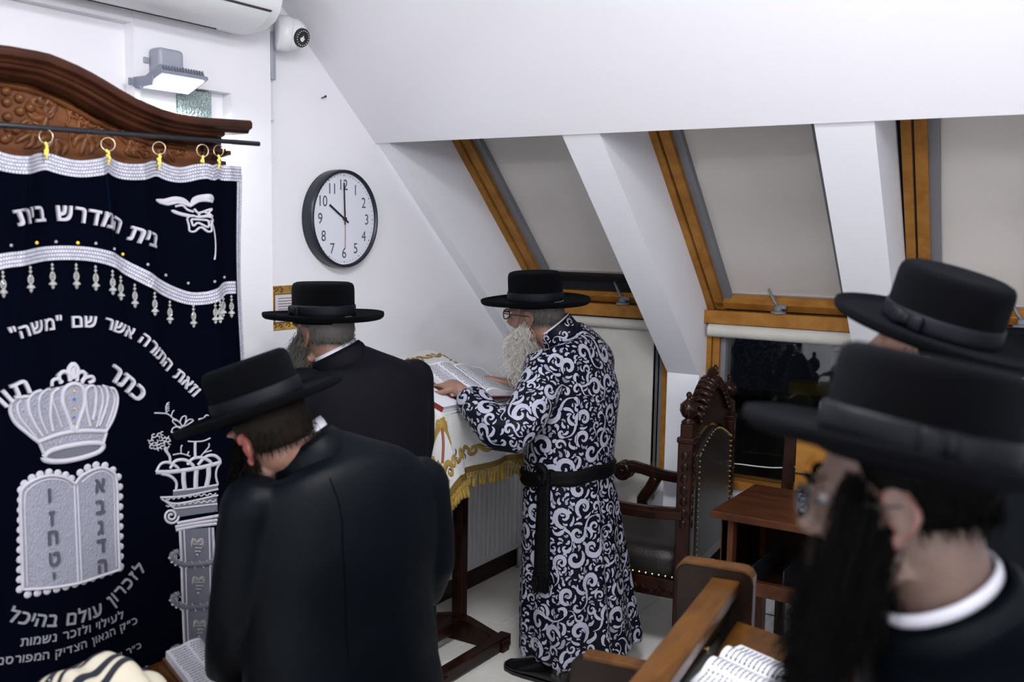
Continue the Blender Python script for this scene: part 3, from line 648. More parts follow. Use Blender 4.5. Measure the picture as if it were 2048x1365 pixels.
# curtain: velvet with folds
cur = root('ark_curtain', A3(SC0+.1, 0, .06), 'navy velvet ark curtain with silver embroidery, crown, tablets and column', 'curtain')
rings_px = [(92, 268), (216, 284), (318, 292), (405, 297), (437, 297)]
ring_s = [a2(x, y, .06)[0] for x, y in rings_px]
ztop = 1.888
def ct(s):                                     # curtain top edge sags between its rings
    ss = [-1.25, -1.12, -.98, -.84, -.70]+ring_s
    for a, b in zip(ss, ss[1:]):
        if a <= s <= b: u = (s-a)/(b-a); return ztop+.004-.016*math.sin(math.pi*u)*min(1, (b-a)/.12)
    return ztop
def fold(s, z):
    k = max(0, min(1, (z-.9)/.95))
    d = .010*math.sin(s*38+.5)*k**1.5+.006*math.sin(s*61+z*1.5)*k*k+.006*math.sin(s*11+1.2)+.003*math.sin(s*23+z*3)
    e = max(0, (s+.075)/.07)                  # turned back right edge
    for s0, dd in ((-.45, .40), (-.335, .22), (-.16, .32), (-.06, .05), (-.62, -.3), (-.80, .2)):   # sharp pulled creases running from the rings
        x = s-(s0+dd*(1.9-z)*.35); d += .013*math.exp(-(x/.016)**2)*max(0, min(1, (z-1.15)/.6))
    return .045+d-.05*e*e*.5
def Cf(s, z, d=0): return A3(s, z, fold(s, z)+d)
SL, SR = -1.28, -.020
def right_edge(z): return SR-.006*math.sin(z*9)+.012*(1.9-z)*.6
g = G(); ns, nz = 440, 90; zb = .36
for j in range(nz+1):
    for i in range(ns+1):
        u = i/ns; v = j/nz; s = SL+(right_edge(zb+(ztop-zb)*v)-SL)*u; z = zb+(ct(s)-zb)*v; g.V.append(tuple(Cf(s, z)))
for j in range(nz):
    for i in range(ns): a = j*(ns+1)+i; g.F.append((a, a+1, a+ns+2, a+ns+1))
o = mk('velvet', g, 'velvet', cur, smooth=True); md = o.modifiers.new('t', 'SOLIDIFY'); md.thickness = .003; md.offset = -1
o['label'] = 'navy velvet panel'
def braid(name, cl, w, n=60, extra=.002, cell=.0062):
    """silver braid along 2d centre line cl (s,z)"""
    P = cr([(a, b, 0) for a, b in cl], n); rows = []
    for i in range(n):
        t = (P[min(i+1, n-1)]-P[max(i-1, 0)]).normalized(); nx = Vector((-t.y, t.x)); a, b = P[i], None
        rows.append((Cf(P[i].x-nx.x*w/2, P[i].y-nx.y*w/2, extra), Cf(P[i].x+nx.x*w/2, P[i].y+nx.y*w/2, extra)))
    return uvstrip(name, rows, 'braid', cur, cell, round(w/cell/1.3), .003, AN)
n = 60; braid('top_braid', [(SL+(right_edge(1.86)-.004-SL)*i/n, ct(SL+(SR-SL)*i/n)-.020) for i in range(n+1)], .042, 160)
braid('side_braid', [(right_edge(z)-.010, z) for z in [ztop-.02-i*(ztop-.38)/30 for i in range(30)]], .017, 120)
vw = [a2(x, y, .05) for x, y in ((-60, 545), (0, 524), (40, 516), (90, 508), (140, 506), (185, 510), (225, 521), (265, 542), (300, 562), (345, 585), (380, 597), (410, 596), (430, 588), (448, 577), (470, 575))]
vb = braid('valance_braid', vw, .036, 110, .006)
vl = [(vw[0][0]-k*.09, vw[0][1]+(.0, .012, .03, .03, .01, -.02)[k]) for k in range(5, 0, -1)]+[vw[0]]
braid('valance_braid', vl, .036, 30, .006)
def valance_z(s):
    for (a, za), (b, zb_) in zip(vw, vw[1:]):
        if a <= s <= b: return za+(zb_-za)*(s-a)/(b-a)
    return vw[-1][1]
# crystal pendants hanging from the valance
def pendant(px, py, k):
    s, z = a2(px, py, .06); g = G(); y = z
    T = Cf(s, y, .010); d = Vector((0, 0, -1))
    def at(h): return T+d*h
    prof = [(.0006, 0), (.0008, .002), (.0035, .004), (.0035, .006), (.001, .009), (.0008, .011), (.0042, .013), (.0042, .015), (.001, .019), (.0008, .021), (.005, .022), (.0022, .024)]
    g.lathe([(r, -h) for r, h in prof], T, (0, 0, 1), 8)
    ring = [at(.0335)+AU*(.0055*math.cos(a))+ZU*(.0095*math.sin(a)) for a in [2*math.pi*i/12 for i in range(13)]]; g.tube(ring, .0021, 6, cap=False)
    g.ell(at(.0335), .0018, .0018, .006, seg=6, rg=5)
    g.lathe([(.0022, -.044), (.0085, -.0500), (.0095, -.0535), (.003, -.0565), (.0045, -.0585), (.0035, -.0615), (.0006, -.065)], T, (0, 0, 1), 6)
    return mk('crystal_pendant', g, 'crystal', cur)
for k, (x, y) in enumerate(((8, 541), (57, 531), (108, 526), (152, 526), (189, 530), (222, 539), (243, 551), (273, 567), (308, 583), (346, 601), (391, 609), (427, 601), (436, 600), (446, 588), (465, 590))): pendant(x, y, k)
# rings and yellow cords
for i, (x, y) in enumerate(rings_px):
    s, z = a2(x, y, RD); rr = .0165 if i != 4 else .0150; c = A3(s, z-.006, RD); tl = (.85, .55, .8, .15, 1.1)[i]
    X = (AU*math.cos(tl)+AN*math.sin(tl)).normalized()
    rg = mk('curtain_ring', G().tube([c+X*(rr*math.cos(a))+ZU*(rr*math.sin(a)) for a in [2*math.pi*k/24 for k in range(25)]], .0016, 6, cap=False), 'gold_ring', cur, smooth=True)
    g = G(); b = c-ZU*rr
    for k in range(5): g.ell(b+AU*random.uniform(-.004, .004)-ZU*(k*.006)+AN*random.uniform(-.002, .004), .0045, .0035, .0045, seg=7, rg=5)
    g.tube([b, b-ZU*.018+AU*.003, b-ZU*.036-AU*.002], .0028, 6); mk('yellow_cord', g, 'yellow_cord', rg, smooth=True)
# embroidery helper: pixel-measured points brought onto the curtain
fe = lambda s, z, d: Cf(s, z, .002+d)
def qc(px, py): return a2(px, py, .048)
def emb(name, strokes, mtl, w=.003, h=.003, n=14, lab=None):
    g = G()
    for st in strokes:
        ww = w; pts = st
        if isinstance(st, tuple): pts, ww = st
        rstroke(g, fe, [qc(*p) for p in pts], ww, h, n=max(n, 3*len(pts)) if len(pts) > 4 else n)
    return mk(name, g, mtl, cur, smooth=True, label=lab)
def fillpoly(g, pts, d=.0015, nsub=None):
    """flat appliqué: grid fill of a polygon in pixel space, draped on the curtain"""
    P = [Vector(qc(*p)) for p in pts]
    bm = bmesh.new(); vs = [bm.verts.new((p.x, p.y, 0)) for p in P]; bm.faces.new(vs); bmesh.ops.triangulate(bm, faces=bm.faces[:])
    for _ in range(3): bmesh.ops.subdivide_edges(bm, edges=[e for e in bm.edges if e.calc_length() > .025], cuts=1, use_grid_fill=False); bmesh.ops.triangulate(bm, faces=bm.faces[:])
    bm.verts.ensure_lookup_table(); g.add([Cf(v.co.x, v.co.y, d) for v in bm.verts], [tuple(v.index for v in f.verts) for f in bm.faces]); bm.free(); return g
def letters(name, string, path, size, mtl='silver', off=.012, thick=.003):
    """string in reading order, laid right to left along the pixel path given from the right end to the left end"""
    P = [Vector(qc(*p)) for p in path]; P = cr([(p.x, p.y, 0) for p in P], 60); L = [0]
    for a, b in zip(P, P[1:]): L.append(L[-1]+(b-a).length)
    gl = []
    for ch in string:
        if ch == ' ': gl.append((None, size*.38)); continue
        V, F = txt(ch, size, 0, 3); x0 = min(v.x for v in V); x1 = max(v.x for v in V); gl.append(((V, F, (x0+x1)/2), x1-x0+size*.15))
    tot = sum(w for _, w in gl); k = L[-1]/tot; pos = 0; g = G(); o_ = size*off
    for it, wd in gl:
        mid = (pos+wd/2)*k; pos += wd
        if it is None:
            mk(name, g, mtl, cur); g = G(); continue
        i = 0
        while i < len(L)-2 and L[i+1] < mid: i += 1
        t = (mid-L[i])/max(1e-6, L[i+1]-L[i]); c = P[i]+(P[i+1]-P[i])*t; dr = (P[max(i-1, 0)]-P[min(i+2, len(P)-1)]).normalized()
        V, F, cx = it; up = Vector((-dr.y, dr.x)); V2, F2 = solid(V, F, thick); kk = min(1.15, max(.85, k))
        for q_, (sx, sy) in enumerate(((-1, -1), (1, 1), (1, -1), (-1, 1), (0, 0))):       # bold satin stitch
            g.add([Cf(c.x+dr.x*((v.x-cx)*kk+sx*o_)+up.x*(v.y+sy*o_-size*.33), c.y+dr.y*((v.x-cx)*kk+sx*o_)+up.y*(v.y+sy*o_-size*.33), .0015+v.z*(1+.25*q_)) for v in V2], F2)
    return mk(name, g, mtl, cur)
letters('embroidered_word', 'בית המדרש בית', [(318, 482), (290, 474), (262, 464), (225, 444), (180, 433), (137, 426), (88, 426), (50, 430), (22, 436)], .060, off=.020, thick=.005)
letters('embroidered_word', 'וזאת התורה אשר שם "משה"', [(397, 788), (372, 760), (349, 740), (314, 703), (286, 677), (245, 658), (212, 646), (165, 642), (126, 645), (80, 651), (47, 660), (16, 671)], .046, off=.018, thick=.004)
letters('embroidered_word', 'כתר', [(287, 795), (252, 764), (216, 738)], .062, off=.024, thick=.006)
letters('embroidered_word', 'תורה', [(56, 768), (32, 778), (8, 795), (-20, 820), (-50, 850)], .058, off=.024, thick=.006)
letters('embroidered_word', 'לזכרון עולם בהיכל', [(286, 1130), (262, 1158), (239, 1184), (207, 1213), (172, 1228), (148, 1234), (107, 1239), (66, 1238), (18, 1230)], .050, 'silver_low', off=.014, thick=.003)
letters('embroidered_word', 'לעילוי ולזכר נשמות', [(249, 1229), (200, 1249), (120, 1271), (40, 1286)], .032, 'silver_low', off=.006, thick=.002)
letters('embroidered_word', 'כ״ק הגאון הצדיק המפורסם', [(276, 1240), (200, 1275), (100, 1308), (-6, 1325)], .030, 'silver_low', off=.006, thick=.002)
letters('embroidered_word', 'כ״ר ישעיה', [(284, 1290), (240, 1312), (195, 1330)], .026, 'silver_low', off=.004, thick=.002)
letters('embroidered_word', 'זכרונם', [(310, 1332), (270, 1345), (150, 1365), (60, 1372)], .026, 'silver_low', off=.004, thick=.002)
# rhinestones above the valance
def gem(x, y, r, h, d, m_, n_=8): mk('rhinestone', G().lathe([(r, 0), (r*.95, h*.5), (r*.45, h)], Cf(*qc(x, y), d), AN, n_), m_, cur)
for k, (x, y) in enumerate(((20, 491), (73, 486), (114, 484), (154, 486), (188, 487), (225, 498), (250, 509), (292, 529), (337, 551), (380, 567), (423, 563), (450, 555))): gem(x, y, .0042, .003, .001, 'gem_y' if k in (1, 3, 6) else 'crystal')
# upper right flower with leaves
B2 = lambda x, y: (x*.2491, 380+y*.2491)
g = G(); T = lambda L: [B2(*p) for p in L]
emb('embroidered_flower', [(T([(1262, 80), (1330, 95), (1420, 75), (1500, 90), (1545, 125)]), taper(.0075)), (T([(1280, 88), (1360, 115), (1450, 100), (1545, 130)]), .004), (T([(1540, 135), (1580, 75), (1640, 60), (1680, 70), (1675, 95)]), taper(.009)), (T([(1550, 120), (1600, 85), (1680, 95)]), .004),
    (T([(1390, 165), (1470, 195), (1580, 215)]), taper(.005)), (T([(1420, 135), (1480, 125), (1520, 160), (1560, 175)]), .003),
    T([(1515, 230), (1530, 290), (1535, 330), (1570, 335), (1605, 300), (1640, 335), (1665, 325), (1660, 280), (1680, 240), (1640, 215), (1590, 220), (1550, 205), (1515, 230)]), T([(1545, 235), (1560, 290), (1590, 265), (1640, 300), (1640, 250), (1600, 240), (1545, 235)]),
    T([(1565, 150), (1590, 185), (1640, 160), (1675, 155), (1640, 185), (1680, 215), (1630, 205), (1600, 220), (1590, 190)]), T([(1655, 240), (1690, 320), (1705, 420), (1700, 510), (1690, 560)]), T([(1610, 170), (1640, 200), (1600, 215)])], 'silver', .0028, .0035, 12)
# Torah crown
B3 = lambda x, y: (x*.2491, 700+y*.2491)
T = lambda L: [B3(*p) for p in L]
g = G(); fillpoly(g, T([(80, 440), (110, 400), (200, 365), (270, 330), (400, 310), (450, 300), (500, 290), (590, 265), (680, 275), (760, 285), (850, 285), (920, 315), (940, 380), (935, 450), (900, 560), (850, 650), (820, 740), (740, 750), (560, 765), (400, 800), (345, 830), (300, 740), (200, 660), (120, 580), (80, 500)]), .003)
mk('crown_ground', g, 'silver_fill', cur)
g = G(); fillpoly(g, T([(350, 860), (400, 815), (560, 780), (700, 765), (790, 765), (800, 800), (700, 845), (560, 875), (400, 880)]), .003); mk('crown_opening', g, 'silver_grey', cur)
emb('crown_outline', [(T([(300, 740), (200, 660), (120, 585), (80, 500), (90, 425), (140, 385), (220, 370)]), .0045), (T([(290, 720), (210, 620), (150, 540), (130, 450), (160, 400)]), .003), (T([(330, 690), (270, 600), (225, 500), (215, 400), (260, 345), (320, 325)]), .0042), (T([(370, 670), (320, 560), (300, 450), (310, 370), (360, 325), (400, 320)]), .003),
    (T([(420, 650), (400, 540), (405, 430), (420, 350), (470, 310)]), .004), (T([(490, 620), (450, 500), (415, 400), (430, 330)]), .003), (T([(575, 640), (545, 540), (505, 430), (510, 330), (560, 280), (620, 275), (665, 320), (675, 420), (640, 540), (605, 640)]), .0055), (T([(720, 610), (690, 480), (680, 350), (700, 300), (745, 290), (765, 350), (760, 470), (740, 560)]), .004), (T([(770, 620), (800, 500), (820, 400), (800, 310), (770, 290)]), .003),
    (T([(790, 610), (840, 480), (860, 370), (835, 300), (810, 290)]), .004), (T([(850, 620), (900, 480), (915, 380), (880, 320)]), .003), (T([(845, 655), (900, 560), (935, 450), (938, 370), (910, 315), (870, 310)]), .0045),
    (T([(300, 735), (430, 690), (560, 660), (700, 650), (852, 655)]), .006), (T([(345, 840), (305, 745)]), .004), (T([(825, 750), (850, 665)]), .004),
    (T([(340, 860), (400, 810), (560, 770), (700, 750), (800, 750), (828, 775), (790, 820), (680, 860), (540, 890), (420, 895), (350, 880), (336, 855)]), .007),
    (T([(415, 290), (420, 250), (460, 235), (500, 260)]), .0045), (T([(490, 270), (475, 210), (510, 175), (550, 195), (560, 250)]), .005), (T([(700, 265), (745, 250), (735, 215), (680, 225), (650, 270)]), .0045), (T([(615, 250), (620, 195), (660, 175), (680, 210), (650, 255)]), .005),
    (T([(585, 230), (550, 170), (585, 115), (622, 170), (590, 230)]), .0065), (T([(585, 225), (587, 140)]), .007), (T([(575, 600), (595, 650), (625, 600), (600, 580)]), .006)], 'silver', .004, .006, 16)
for k in range(11): gem(*B3(385+k*42, 750-k*6), .0022, .002, .006, 'crystal', 6)
for k, (x, y) in enumerate(((590, 330), (590, 395), (590, 470), (588, 540))): gem(*B3(x, y), .0030, .0025, .006, 'gem_b' if k % 2 else 'gem_o', 6)
for k in range(34):
    a = k/33; x, y = (560-190*a, 130+170*a+25*math.sin(a*9)) if k % 2 else (605+150*a, 125+150*a+25*math.sin(a*8)); gem(*B3(x, y), .0022, .002, .003, 'crystal', 6)
g = G()
for k in range(60): g.lathe([(.0016, 0), (.0008, .002)], Cf(*qc(*B3(random.uniform(180, 860), random.uniform(390, 600))), .006), AN, 5)
mk('fine_beading', g, 'crystal', cur, kind='stuff')
# tablets of the law
B4 = lambda x, y: (x*.2491, 1025+y*.2491)
lt = [(46, 1178), (43, 1090), (40, 1000), (46, 975), (70, 958), (98, 951), (128, 955), (149, 968)]
rt = [(149, 968), (165, 950), (200, 936), (222, 943), (233, 962), (236, 1050), (240, 1138)]
g = G(); fillpoly(g, lt+[(155, 1166)], .003); mk('tablet', g, 'silver_fill', cur); g = G(); fillpoly(g, rt+[(155, 1166)], .003); mk('tablet', g, 'silver_fill', cur)
emb('tablet_border', [([(46, 1180)]+lt[1:], .004), (rt, .004), ([(46, 1180), (100, 1175), (155, 1166), (200, 1153), (241, 1140)], .004), ([(147, 970), (150, 1060), (154, 1165)], .0028), ([(153, 970), (157, 1060), (161, 1164)], .0028), ([(54, 1172), (51, 1090), (48, 1000), (56, 978), (76, 964), (98, 958), (126, 962), (143, 975)], .0018), ([(162, 965), (182, 950), (202, 943), (219, 950), (227, 966), (230, 1050), (233, 1134)], .0018)], 'silver', .003, .005)
g = G()
out = [(46-4, 1185-9*k*2.2) for k in range(10)]+[(40+12*k, 972-18*math.sin(k/8*math.pi*.62)-2*k*(k < 3)) for k in range(1, 9)]
for (x, y) in [(42+1.0*(10-k)*-.1, 1180-20*k) for k in range(11)]+[(48, 968), (62, 956), (78, 949), (96, 945), (114, 947), (130, 951), (142, 958), (160, 946), (175, 936), (192, 931), (210, 932), (226, 941), (237, 955)]+[(240+.3*k, 975+20*k) for k in range(9)]+[(56+18.5*k, 1190-3.6*k-.16*k*k) for k in range(11)]:
    s, z = qc(x, y); g.ell(Cf(s, z, .0005), .0105, .0105, .002, X=AU, Y=ZU, Z=AN, seg=10, rg=5)
mk('scalloped_edge', g, 'silver', cur, smooth=True)
for ch, x, y, b in (('א', 199, 971, 1), ('ב', 200, 1014, 1), ('ג', 200, 1055, 1), ('ד', 202, 1092, 1), ('ה', 204, 1132, 1), ('ו', 96, 990, 0), ('ז', 101, 1036, 0), ('ח', 103, 1074, 0), ('ט', 106, 1117, 0), ('י', 105, 1150, 0)):
    V, F = txt(ch, .056 if ch != 'י' else .04, 0, 3); cx = (min(v.x for v in V)+max(v.x for v in V))/2; V2, F2 = solid(V, F, .003); s, z = qc(x, y); g = G()
    for q_, (sx, sy) in enumerate(((-1, -1), (1, 1), (-1, 1), (1, -1))): g.add([Cf(s+(v.x-cx)*.8+sx*.0012, z+v.y-.017+sy*.0012, .003+v.z*(1+.2*q_)) for v in V2], F2)
    mk('embroidered_letter', g, 'silver_dark', cur)
# column with flower basket
g = G(); cols = [(363, 1062), (427, 1056), (430, 1130), (431, 1210), (434, 1290), (434, 1365), (376, 1365), (371, 1290), (368, 1210), (366, 1130)]
fillpoly(g, cols, .003); fillpoly(g, T([(1400, 1140), (1750, 1085), (1745, 1130), (1400, 1185)]), .003); fillpoly(g, T([(1400, 1240), (1745, 1185), (1750, 1300), (1450, 1350), (1400, 1290)]), .002)
mk('column_ground', g, 'silver_grey', cur)
gr = lambda L: [B4(*p) for p in L]
emb('column_outline', [([(363, 1060), (366, 1130), (368, 1210), (371, 1290), (376, 1365)], .004), ([(371, 1060), (374, 1130), (376, 1210), (379, 1290), (383, 1365)], .0025), ([(427, 1056), (430, 1130), (430, 1210), (434, 1290), (434, 1365)], .004), ([(420, 1056), (422, 1130), (423, 1210), (426, 1290), (427, 1365)], .0025),
    (gr([(1420, 150), (1580, 120), (1740, 95)]), .0045), (gr([(1415, 125), (1580, 95), (1745, 65)]), .0045), (gr([(1430, 95), (1580, 68), (1755, 30)]), .0045),
    (T([(1290, 1190), (1500, 1180), (1750, 1120)]), .003), (T([(1330, 1215), (1400, 1240), (1520, 1230), (1750, 1170)]), .003),
    (T([(1400, 1140), (1580, 1120), (1750, 1085)]), .003), (T([(1300, 1200), (1350, 1230), (1400, 1270), (1450, 1280), (1745, 1240)]), .0025),
    ([B4(*p) for p in spiral(1385, 35, 65, 1.9, 0, 1, 22)], .0035),
    (T([(1255, 985), (1400, 985), (1600, 955), (1770, 905)]), .006), (T([(1260, 985), (1300, 920), (1370, 910), (1440, 950), (1450, 980)]), .004), (T([(1380, 960), (1420, 900), (1500, 890), (1560, 930), (1570, 960)]), .0045), (T([(1520, 930), (1560, 880), (1630, 870), (1690, 900), (1700, 930)]), .0045), (T([(1600, 930), (1660, 860), (1720, 850), (1760, 880), (1765, 910)]), .0045),
    (T([(1300, 1000), (1380, 1020), (1430, 1070), (1425, 1140)]), .004), (T([(1490, 980), (1490, 1060), (1500, 1130)]), .007), (T([(1590, 970), (1585, 1050), (1585, 1120)]), .007), (T([(1680, 940), (1680, 1020), (1665, 1100)]), .007), (T([(1770, 900), (1740, 960), (1735, 1020), (1750, 1080)]), .003),
    (T([(1380, 905), (1375, 860), (1340, 810), (1335, 790)]), .004), (T([(1580, 870), (1578, 800), (1580, 740)]), .004), (T([(1520, 740), (1580, 742), (1640, 735), (1690, 710)]), .002),
    (T([(1240, 510), (1300, 512), (1360, 520), (1400, 550), (1430, 575)]), .002), (T([(1350, 510), (1345, 470), (1360, 430)]), .0018), (T([(1390, 545), (1400, 510), (1415, 490)]), .0015)]
    +[(T([(1350-10*k % 20, 440+k*16), (1375, 425+k*16)]), .0012) for k in range(5)]
    +[T(L) for L in ([(1400, 580), (1420, 560), (1470, 600), (1480, 640), (1440, 620), (1400, 580)], [(1460, 590), (1480, 545), (1510, 540), (1500, 600), (1480, 620)], [(1500, 600), (1530, 565), (1565, 570), (1530, 600), (1490, 625)], [(1390, 670), (1410, 630), (1470, 625), (1450, 660), (1390, 670)], [(1600, 560), (1640, 550), (1660, 525), (1690, 540), (1725, 545), (1680, 565), (1640, 575), (1600, 560)],
       [(1400, 850), (1470, 840), (1540, 860)], [(1470, 840), (1470, 790), (1480, 770)], [(1520, 850), (1530, 820)], [(1620, 860), (1650, 820), (1680, 780), (1680, 750)], [(1640, 830), (1700, 810)])], 'silver', .0018, .003, 12)
def petals():
    out = []
    for k in range(26):
        a = random.uniform(0, 6.28); r = 90*math.sqrt((k+.5)/26); x, y = 1295+r*math.cos(k*2.4)*1.05, 742+r*math.sin(k*2.4)*.8
        out.append((T([(x+18*math.cos(a+b), y+14*math.sin(a+b)) for b in (0, .9, 1.8, 2.7, 3.6)]), .0016))
    return out
emb('embroidered_rose', petals(), 'silver', .0016, .003, 6)
for (x, y, w_) in ((380, 1075, 0), (380, 1075, 1)):
    emb('wave_trim', [(T([(1340+k*22, 1205-k*2.5+(8 if k % 2 else -8)+(55 if w_ else 0)) for k in range(19)]), .0018)], 'silver', .0018, .003, 40)
for (x0, y0, x1, y1) in ((1380, 350, 1770, 400), (1385, 690, 1775, 730), (1390, 1110, 1560, 1150)):
    P = gr([(x0+60, y0-30), (x0+5, y0), (x0+30, y0+45), (x0+110, y0+75), (x0+250, y0+70), (x1-40, y0+50), (x1-10, y0+75), (x1-35, y0+110)]) if y0 < 1000 else gr([(x0+60, y0-30), (x0+5, y0), (x0+30, y0+40), (x0+110, y0+60)])
    g = G(); rstroke(g, fe, [qc(*p) for p in P], .0085, .008, n=30); o = mk('rope_twist', g, 'silver_grey', cur, smooth=True); g = G(); PP = cr([(*p, 0) for p in P], 16)
    for a, b in zip(PP, PP[1:]):
        t = (b-a).normalized(); m_ = (a+b)/2; rstroke(g, fe, [qc(m_.x-t.x*4+t.y*8, m_.y-t.y*4-t.x*8), qc(m_.x+t.x*4-t.y*8, m_.y+t.y*4+t.x*8)], .0016, .0115, n=4)
    mk('rope_strand', g, 'silver', o, smooth=True)
for (cx, cy) in ((397, 1092), (399, 1168), (401, 1255)):
    g = G()
    for k in range(14):
        r = k//4; x = cx+((k % 4)-1.5+(.5 if r % 2 else 0))*4.5*(1-r*.2); y = cy-2+r*7; s, z = qc(x, y); g.ell(Cf(s, z, .005), .0033, .0033, .003, seg=6, rg=4)
    for sg in (-1, 1): rstroke(g, lambda s, z, d: Cf(s, z, .004+d), [qc(cx, cy-4), qc(cx+sg*8, cy-12), qc(cx+sg*12, cy+4)], taper(.005), .003, n=7)
    mk('beaded_grapes', g, 'crystal', cur)
# ================================================================== READING STAND with its cloth
BX0, BX1, BY0, BY1, BZ0, BZ1 = -2.56, -2.11, 2.82, 3.33, 1.215, 1.062   # wall edge / reader edge
def bz(x): return BZ0+(BZ1-BZ0)*(x-BX0)/(BX1-BX0)
BNn = Vector((BZ0-BZ1, 0, BX1-BX0)).normalized()
st = root('reading_stand', (-2.34, 3.05, 0), 'dark wooden reading stand with sloping top under a white and gold cloth', 'lectern')
g = G().obox(((BX0+BX1)/2, (BY0+BY1)/2, (BZ0+BZ1)/2-.014), Vector((BX1-BX0, 0, BZ1-BZ0))/2, (0, (BY1-BY0)/2, 0), BNn*.011); mk('sloping_top', g, 'throne', st)
g = G()
fx = -2.135
mk('top_rail', G().bar((fx, BY0+.03, .905), (fx, BY1-.01, .905), .03, .05), 'throne', st, bev=.003)
mk('top_rail', G().bar((BX0+.03, BY0+.03, 1.08), (BX0+.03, BY1-.01, 1.08), .03, .09), 'throne', st, bev=.003)
P = onplane(965, 1150, (0, 3.30, 0), (0, 1, 0)); pxx = P.x
for yy in (BY1-.03, BY0+.06):
    mk('post', G().box((-2.395, yy-.022, .05), (-2.345, yy+.022, 1.10)), 'throne', st, bev=.003)
    mk('side_rail', G().bar((fx, yy, .905), (-2.37, yy, .935), .03, .04).bar((fx, yy, .89), (fx, yy, 1.04), .035, .035), 'throne', st, bev=.003)
    mk('foot', G().prism([(-2.62, yy-.024, 0), (-2.62, yy-.024, .045), (-2.42, yy-.024, .10), (-2.33, yy-.024, .10), (-2.13, yy-.024, .045), (-2.13, yy-.024, 0)], (0, .048, 0)), 'throne', st, bev=.004)
mk('stretcher', G().bar((-2.165, BY0-.02, .035), (-2.165, BY1+.02, .035), .05, .05), 'throne', st, bev=.004)
mk('stretcher', G().bar((-2.37, BY0+.05, .075), (-2.37, BY1, .075), .05, .05), 'throne', st, bev=.003)
HG = .245
def cloth(a, b):
    """a along y (distance from middle), b along the slope from its middle; drapes over the edges"""
    ha, hb = (BY1-BY0)/2+.004, math.hypot(BX1-BX0, BZ1-BZ0)/2+.004
    ca, cb = max(-ha, min(ha, a)), max(-hb, min(hb, b)); ea, eb = abs(a)-ha, abs(b)-hb; sa, sb = (1 if a > 0 else -1), (1 if b > 0 else -1)
    def top(ca_, cb_):
        T_ = Vector((BX0+(BX1-BX0)*(cb_+hb)/(2*hb), (BY0+BY1)/2+ca_, 0)); T_.z = bz(T_.x)+.004; return T_
    T = top(ca, cb); ea, eb = max(0, ea), max(0, eb)
    if ea == 0 and eb == 0: return T+Vector((0, 0, .0015*math.sin(a*30)*math.sin(b*26)))
    def flap(ang, drop):
        """the corner of the cloth hangs as a broad triangular fold"""
        dg = Vector((sb, sa, 0))*.7071; t = Vector((sb, -sa, 0))*.7071; k = min(1, drop/.04); s2 = math.sin(2*ang)
        return dg*(.010*k+.10*drop+.10*drop*s2)-t*(.30*drop*math.cos(2*ang))-Vector((0, 0, drop*(1-.06*s2)))
    def side(e, along, ax_):
        k = min(1, e/.05); o_ = .010*k+.014*(1+math.sin(along*20+1))*min(1, e/.15)
        return Vector((.006*math.sin(along*16)*min(1, e/.1), sa*o_, -e)) if ax_ == 0 else Vector((sb*o_, .006*math.sin(along*14)*min(1, e/.1), -e))
    if ea and eb: return T+flap(math.atan2(eb, ea), math.hypot(ea, eb))
    if ea: d = max(0, 1-(hb-abs(b))/.15); n_ = side(ea, b, 0); return T+n_+(flap(0, ea)-n_)*d*d*(3-2*d)
    d = max(0, 1-(ha-abs(a))/.15); n_ = side(eb, a, 1); return T+n_+(flap(math.pi/2, eb)-n_)*d*d*(3-2*d)
HA, HB = (BY1-BY0)/2+HG, math.hypot(BX1-BX0, BZ1-BZ0)/2+HG
tc_ = root('stand_cloth', (-2.34, 3.05, 1.15), 'white velvet cloth with gold scrolls, palm tree and gold tassels draped over the stand', 'cloth')
def cn(a, b, e=.004):
    n = (cloth(a+e, b)-cloth(a-e, b)).cross(cloth(a, b+e)-cloth(a, b-e)); return (n if n.z > 0 or True else -n).normalized()
def cdir(a, b):
    n = cn(a, b); ref = Vector((0, 0, 1)) if abs(a) < HA-HG and abs(b) < HB-HG else (cloth(a, b)-Vector((-2.335, 3.02, cloth(a, b).z)))
    return n if n.dot(ref) > 0 else -n
fcl = lambda a, b, d: cloth(a, b)+cdir(a, b)*(d+.0012)
def sheet(A0, A1, B0, B1, na, nb, lift=0):
    g = G()
    for j in range(nb+1):
        for i in range(na+1):
            a, b = A0+(A1-A0)*i/na, B0+(B1-B0)*j/nb; g.V.append(tuple(fcl(a, b, lift) if lift else cloth(a, b)))
    for j in range(nb):
        for i in range(na): k = j*(na+1)+i; g.F.append((k, k+1, k+na+2, k+na+1))
    return g
o = mk('velvet', sheet(-HA, HA, -HB, HB, 110, 90), 'cloth_white', tc_, smooth=True); md = o.modifiers.new('t', 'SOLIDIFY'); md.thickness = .0025; md.offset = -1
